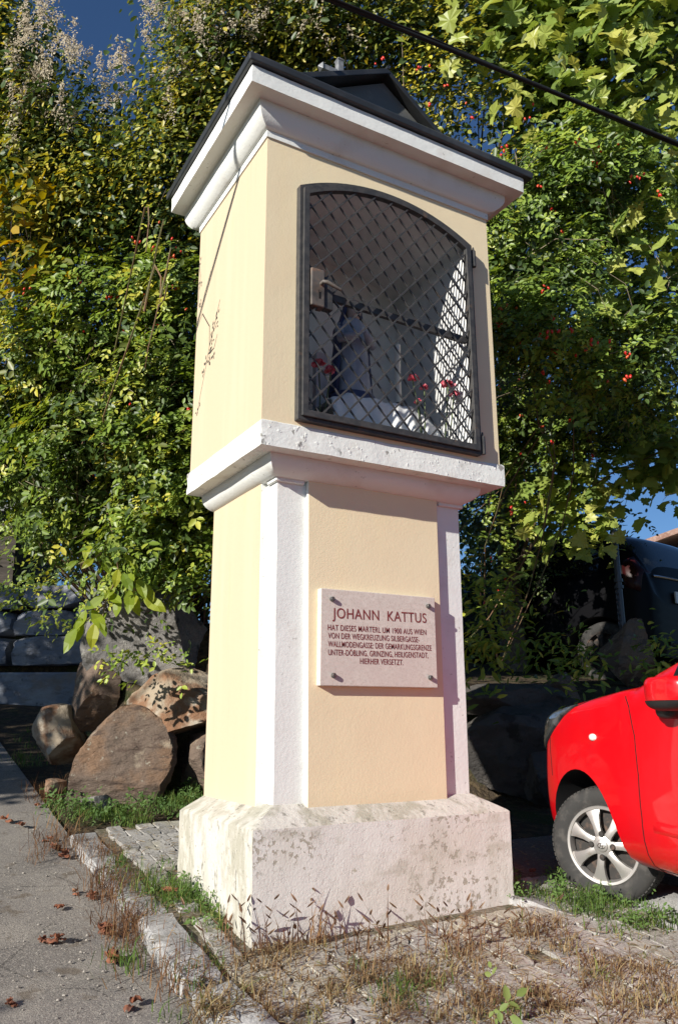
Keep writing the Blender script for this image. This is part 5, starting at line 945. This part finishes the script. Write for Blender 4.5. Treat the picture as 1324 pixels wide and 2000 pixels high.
def scatter(n, regs, smin=.6, smax=1.3):
    out = []; w = np.array([r[4] for r in regs], float); w /= w.sum()
    for i in G.choice(len(regs), n, p=w):
        x, y, rx_, ry2, _ = regs[i]; q = gp(x+G.normal(0, rx_*.5), y+G.normal(0, ry2*.5))
        if .0 < q.x < .985*S+.03 and -.0 < q.y < .90: continue
        if q.x < -.33 and G.random() < .8: continue
        out.append((q.x, q.y, plane(q.x, q.y)-.004, G.uniform(smin, smax)))
    return out
dry = [(560, 1855, 90, 20, 3), (650, 1890, 120, 40, 3), (780, 1900, 140, 60, 5), (900, 1900, 140, 60, 5), (1050, 1860, 140, 50, 4), (1200, 1900, 160, 60, 5), (600, 1960, 160, 50, 4), (850, 1975, 200, 40, 5), (1100, 1960, 200, 50, 6), (1290, 1960, 100, 60, 3), (480, 1900, 80, 60, 3), (420, 1970, 60, 40, 2), (1000, 1820, 40, 15, .5), (1120, 1800, 60, 20, 1)]
grass('dry_grass', scatter(190, dry, .5, 1.2), 'straw brown dry grass growing through the paving in front of the plinth', L_DRYG, 26, .075, .0046, 1.1, .036)
tall = scatter(30, [(560, 1842, 110, 14, 5), (640, 1838, 80, 14, 3), (820, 1850, 60, 16, 2), (880, 1850, 60, 16, 2), (980, 1840, 80, 20, 2), (720, 1860, 100, 20, 2), (1100, 1830, 100, 20, 1.5), (470, 1850, 30, 20, 1)], .7, 1.25)
tips, d_, h_ = grass('foxtail_grass', tall, 'tall dry foxtail grass with bristly seed heads at the plinth corner', L_RED, 8, .16, .0042, .75, .03)
pk = G.random(len(tips)) < .5; tp = tips[pk]; fr = np.stack([d_[pk]*.6+np.array([0, 0, .5]), np.cross(np.array([0, 0, 1.0]), d_[pk]), d_[pk]], 1); fr[:, 0] /= np.linalg.norm(fr[:, 0], axis=1)[:, None]
Vs, Fs, Rs = [], [], []; off = 0
for rot in (0, 1, 2):                        # each head: three crossed spindle blades
    c, sn = math.cos(rot*math.pi/3), math.sin(rot*math.pi/3); f2 = np.stack([fr[:, 0], fr[:, 1]*c+fr[:, 2]*sn, -fr[:, 1]*sn+fr[:, 2]*c], 1); v, f, a = leaf_field(tp-fr[:, 0]*.008, G.uniform(.03, .05, len(tp)), LG*np.array([1, .85, .2]), OVF, f2, G.uniform(0, 1, len(tp))); Vs.append(v); Fs.append(f+off); Rs.append(a); off += len(v)
sh = mesh_obj('seed_heads', np_mesh('seed_heads', np.concatenate(Vs), np.concatenate(Fs), False, np.concatenate(Rs)), L_SEED); tag(sh, 'brown bristly seed heads of the foxtail grass at the plinth', 'seed heads', None, 'stuff')
grn = [(240, 1588, 70, 16, 4), (170, 1585, 60, 16, 2), (330, 1572, 50, 20, 3), (380, 1560, 30, 30, 2), (365, 1745, 50, 25, 4), (420, 1775, 40, 30, 3), (300, 1730, 40, 20, 2), (260, 1690, 40, 15, 1), (250, 1870, 25, 12, 1.2), (400, 1880, 50, 40, 1.5), (340, 1980, 60, 30, 1.2), (1090, 1745, 60, 16, 3), (1180, 1770, 80, 20, 4), (1270, 1800, 70, 25, 3), (1010, 1745, 25, 10, .8), (960, 1975, 50, 20, 1), (760, 1940, 90, 40, 1), (1120, 1765, 60, 20, 2), (130, 1480, 60, 20, 1.5), (50, 1480, 40, 30, 1), (440, 1800, 40, 20, 2)]
grass('green_grass', scatter(250, grn, .5, 1.15), 'green grass tufts round the boulders, kerb and plinth sides', L_GRN, 22, .085, .0042, .8, .045)
rd = [(190, 1660, 30, 40, 3), (225, 1740, 30, 50, 4), (240, 1800, 25, 30, 2), (120, 1640, 40, 30, 2), (110, 1540, 50, 20, 1.5), (300, 1900, 40, 30, 1), (380, 1900, 60, 30, 1)]
def sc2(n, regs):
    out = []; w = np.array([r[4] for r in regs], float); w /= w.sum()
    for i in G.choice(len(regs), n, p=w): x, y, a, b, _ = regs[i]; q = gp(x+G.normal(0, a*.5), y+G.normal(0, b*.5)); out.append((q.x, q.y, plane(q.x, q.y)-.03, G.uniform(.6, 1.3)))
    return out
grass('brown_grass', sc2(75, rd), 'reddish brown withered grass along the kerb left of the plinth', L_RED, 20, .12, .0035, 1.0, .05)
# low broad leaved weeds beside the car wheel and the rocks
def weeds(spots, n, sz, label, hue, nm):
    P_ = []
    for px, py, a, b in spots:
        for k in range(n): q = gp(px+G.normal(0, a*.5), py+G.normal(0, b*.5)); P_.append((q.x, q.y, plane(q.x, q.y)+abs(G.normal(0, .035))))
    t_ = plant(nm, P_[0], label, 'weed'); foliage(t_, np.array(P_), None, np.zeros(len(P_), int), OV, sz, L_GR2, 3, .9, 0, 'leaves', hue=hue, sv=.4)
L_GR2 = leaf_mat('weed_leaf', [(0, (.05, .10, .025)), (.5, (.11, .19, .045)), (1, (.22, .27, .08))], .35, .6, .3)
weeds([(1110, 1745, 80, 14), (1180, 1765, 90, 20), (1260, 1800, 80, 22), (1090, 1720, 30, 20), (1005, 1750, 20, 10)], 48, .018, 'green leafy weeds along the paving edge below the car wheel', .5, 'weed_strip')
weeds([(220, 1590, 90, 16), (300, 1580, 70, 20), (380, 1555, 25, 30), (130, 1570, 50, 14)], 80, .022, 'green weeds at the foot of the brown boulder', .4, 'weed_patch')
weeds([(365, 1745, 50, 20), (420, 1780, 36, 24)], 70, .02, 'green weeds against the left side of the plinth', .35, 'weed_clump')
weeds([(962, 2005, 16, 8)], 7, .04, 'bright broad leaved weed at the bottom edge of the paving', .9, 'broad_weed')
# litter: straw, pebbles, fallen leaves
n = 3400; pts = [];
while len(pts) < n:
    q = gp(G.uniform(200, 1324), G.uniform(1600, 2010))
    if .0 < q.x < 1.34 and .0 < q.y < .9 or q.x < -.36 or q.x > 2.1: continue
    pts.append((q.x, q.y, plane(q.x, q.y)+G.uniform(.001, .008)))
pts = np.array(pts); fr = frames(n, 0); fr[:, 2] = np.array([0, -.148, .989])+G.normal(0, .12, (n, 3)); fr[:, 0] = np.cross(G.normal(size=(n, 3)), fr[:, 2]); fr /= np.linalg.norm(fr, axis=2)[:, :, None]; fr[:, 1] = np.cross(fr[:, 2], fr[:, 0])
V, F, a = leaf_field(pts, G.uniform(.012, .05, n), OV*np.array([1, .22, .5]), OVF, fr, G.uniform(0, .8, n)); tag(mesh_obj('straw_litter', np_mesh('straw_litter', V, F, False, a), L_DRYG), 'scattered straw and dry leaf crumbs on the paving', 'litter', None, 'stuff')
m = MB(); R_ = random.Random(9)
for k in range(230):
    q = gp(R_.uniform(-10, 330), R_.uniform(1560, 2010))
    if q.x > -.33: continue
    s_ = R_.choice((.003, .003, .004, .006)); z = plane(q.x, q.y)-.052; o = [(q.x+math.cos(t)*s_*R_.uniform(.7, 1.2), q.y+math.sin(t)*s_*R_.uniform(.7, 1.2)) for t in (0, 1.05, 2.1, 3.14, 4.19, 5.24)]
    m.add([(x, y, z) for x, y in o]+[(q.x+(x-q.x)*.6, q.y+(y-q.y)*.6, z+s_*.8) for x, y in o], [(i, (i+1) % 6, 6+(i+1) % 6, 6+i) for i in range(6)]+[(6, 7, 8, 9, 10, 11)])
tag(m.obj('gravel', P('loose_grit', (.34, .31, .27), [((.2, .18, .16), dict(s=40, lo=.45, hi=.6))], .9), None, fix=False), 'loose pale grit on the asphalt', 'gravel', None, 'stuff')
L_FALL = P('fallen_leaf_brown', (.25, .095, .05), [((.13, .055, .035), dict(s=30, lo=.45, hi=.6)), ((.36, .20, .11), dict(s=12, lo=.58, hi=.72))], .8, [dict(s=60, str=.5, d=.004)])
def crumple(seed, n=7):
    R_ = random.Random(seed); m = MB()
    for k in range(n):
        c = Vector((R_.gauss(0, .35), R_.gauss(0, .35), R_.uniform(.08, .45))); a = R_.uniform(0, 6.28); N = 6; V = []
        for j in range(N):
            for i in range(N):
                u, v = i/(N-1)-.5, j/(N-1)-.5; w = (1-abs(v*2)**2*.6); x, y, z = u*1.1*w, v*1.2, .7*(u*u+v*v)+.14*math.sin(u*7+k)+.12*math.sin(v*8+seed); V.append(c+Vector((x*math.cos(a)-y*math.sin(a), x*math.sin(a)+y*math.cos(a), z*(1 if k % 2 else -.6)+.1)))
        m.add(V, [(j*N+i, j*N+i+1, (j+1)*N+i+1, (j+1)*N+i) for j in range(N-1) for i in range(N-1)])
    me = m.mesh('fallen_leaf', 60); me.materials.append(L_FALL); return me
CR = [crumple(k, 3+k) for k in range(4)]
for k, (px, py, s_) in enumerate(((15, 1587, .055), (43, 1598, .055), (112, 1815, .055), (88, 1812, .030), (152, 1722, .035), (118, 1752, .04), (205, 1800, .07), (222, 1852, .06), (266, 1936, .05), (330, 1748, .05), (108, 1640, .05), (125, 1655, .05), (95, 1625, .045), (75, 1560, .045), (25, 1928, .028), (180, 1730, .04), (655, 1788, .028), (1040, 1708, .04))):
    q = gp(px, py); o = bpy.data.objects.new('fallen_leaves', CR[k % 4]); COL.objects.link(o); o.location = (q.x, q.y, plane(q.x, q.y)+(-.052 if q.x < -.3 else .002)); o.scale = (s_*.66, s_*.66, s_*.95); o.rotation_euler = (.15, 0, k*1.3); tag(o, 'crumpled orange brown fallen leaves lying on the ground', 'fallen leaves', 'fallen leaves on asphalt and kerb')
# pale stone edging at the right, below the red car
o = block(.50, .26, .15, .010, 9).obj('edging_stone', M_KERB, None, smooth=50); q = gp(1290, 1765); o.location = (q.x, q.y, plane(q.x, q.y)+.01); o.rotation_euler = (.14, .02, -1.15); tag(o, 'pale rough edging stone below the red car sill', 'stone')
o = block(.42, .22, .15, .010, 10).obj('edging_stone', M_KERB, None, smooth=50); q = gp(1045, 1752); o.location = (q.x, q.y, plane(q.x, q.y)); o.rotation_euler = (.14, .02, .5); tag(o, 'flat grey edging stone between the plinth corner and the car wheel', 'stone')
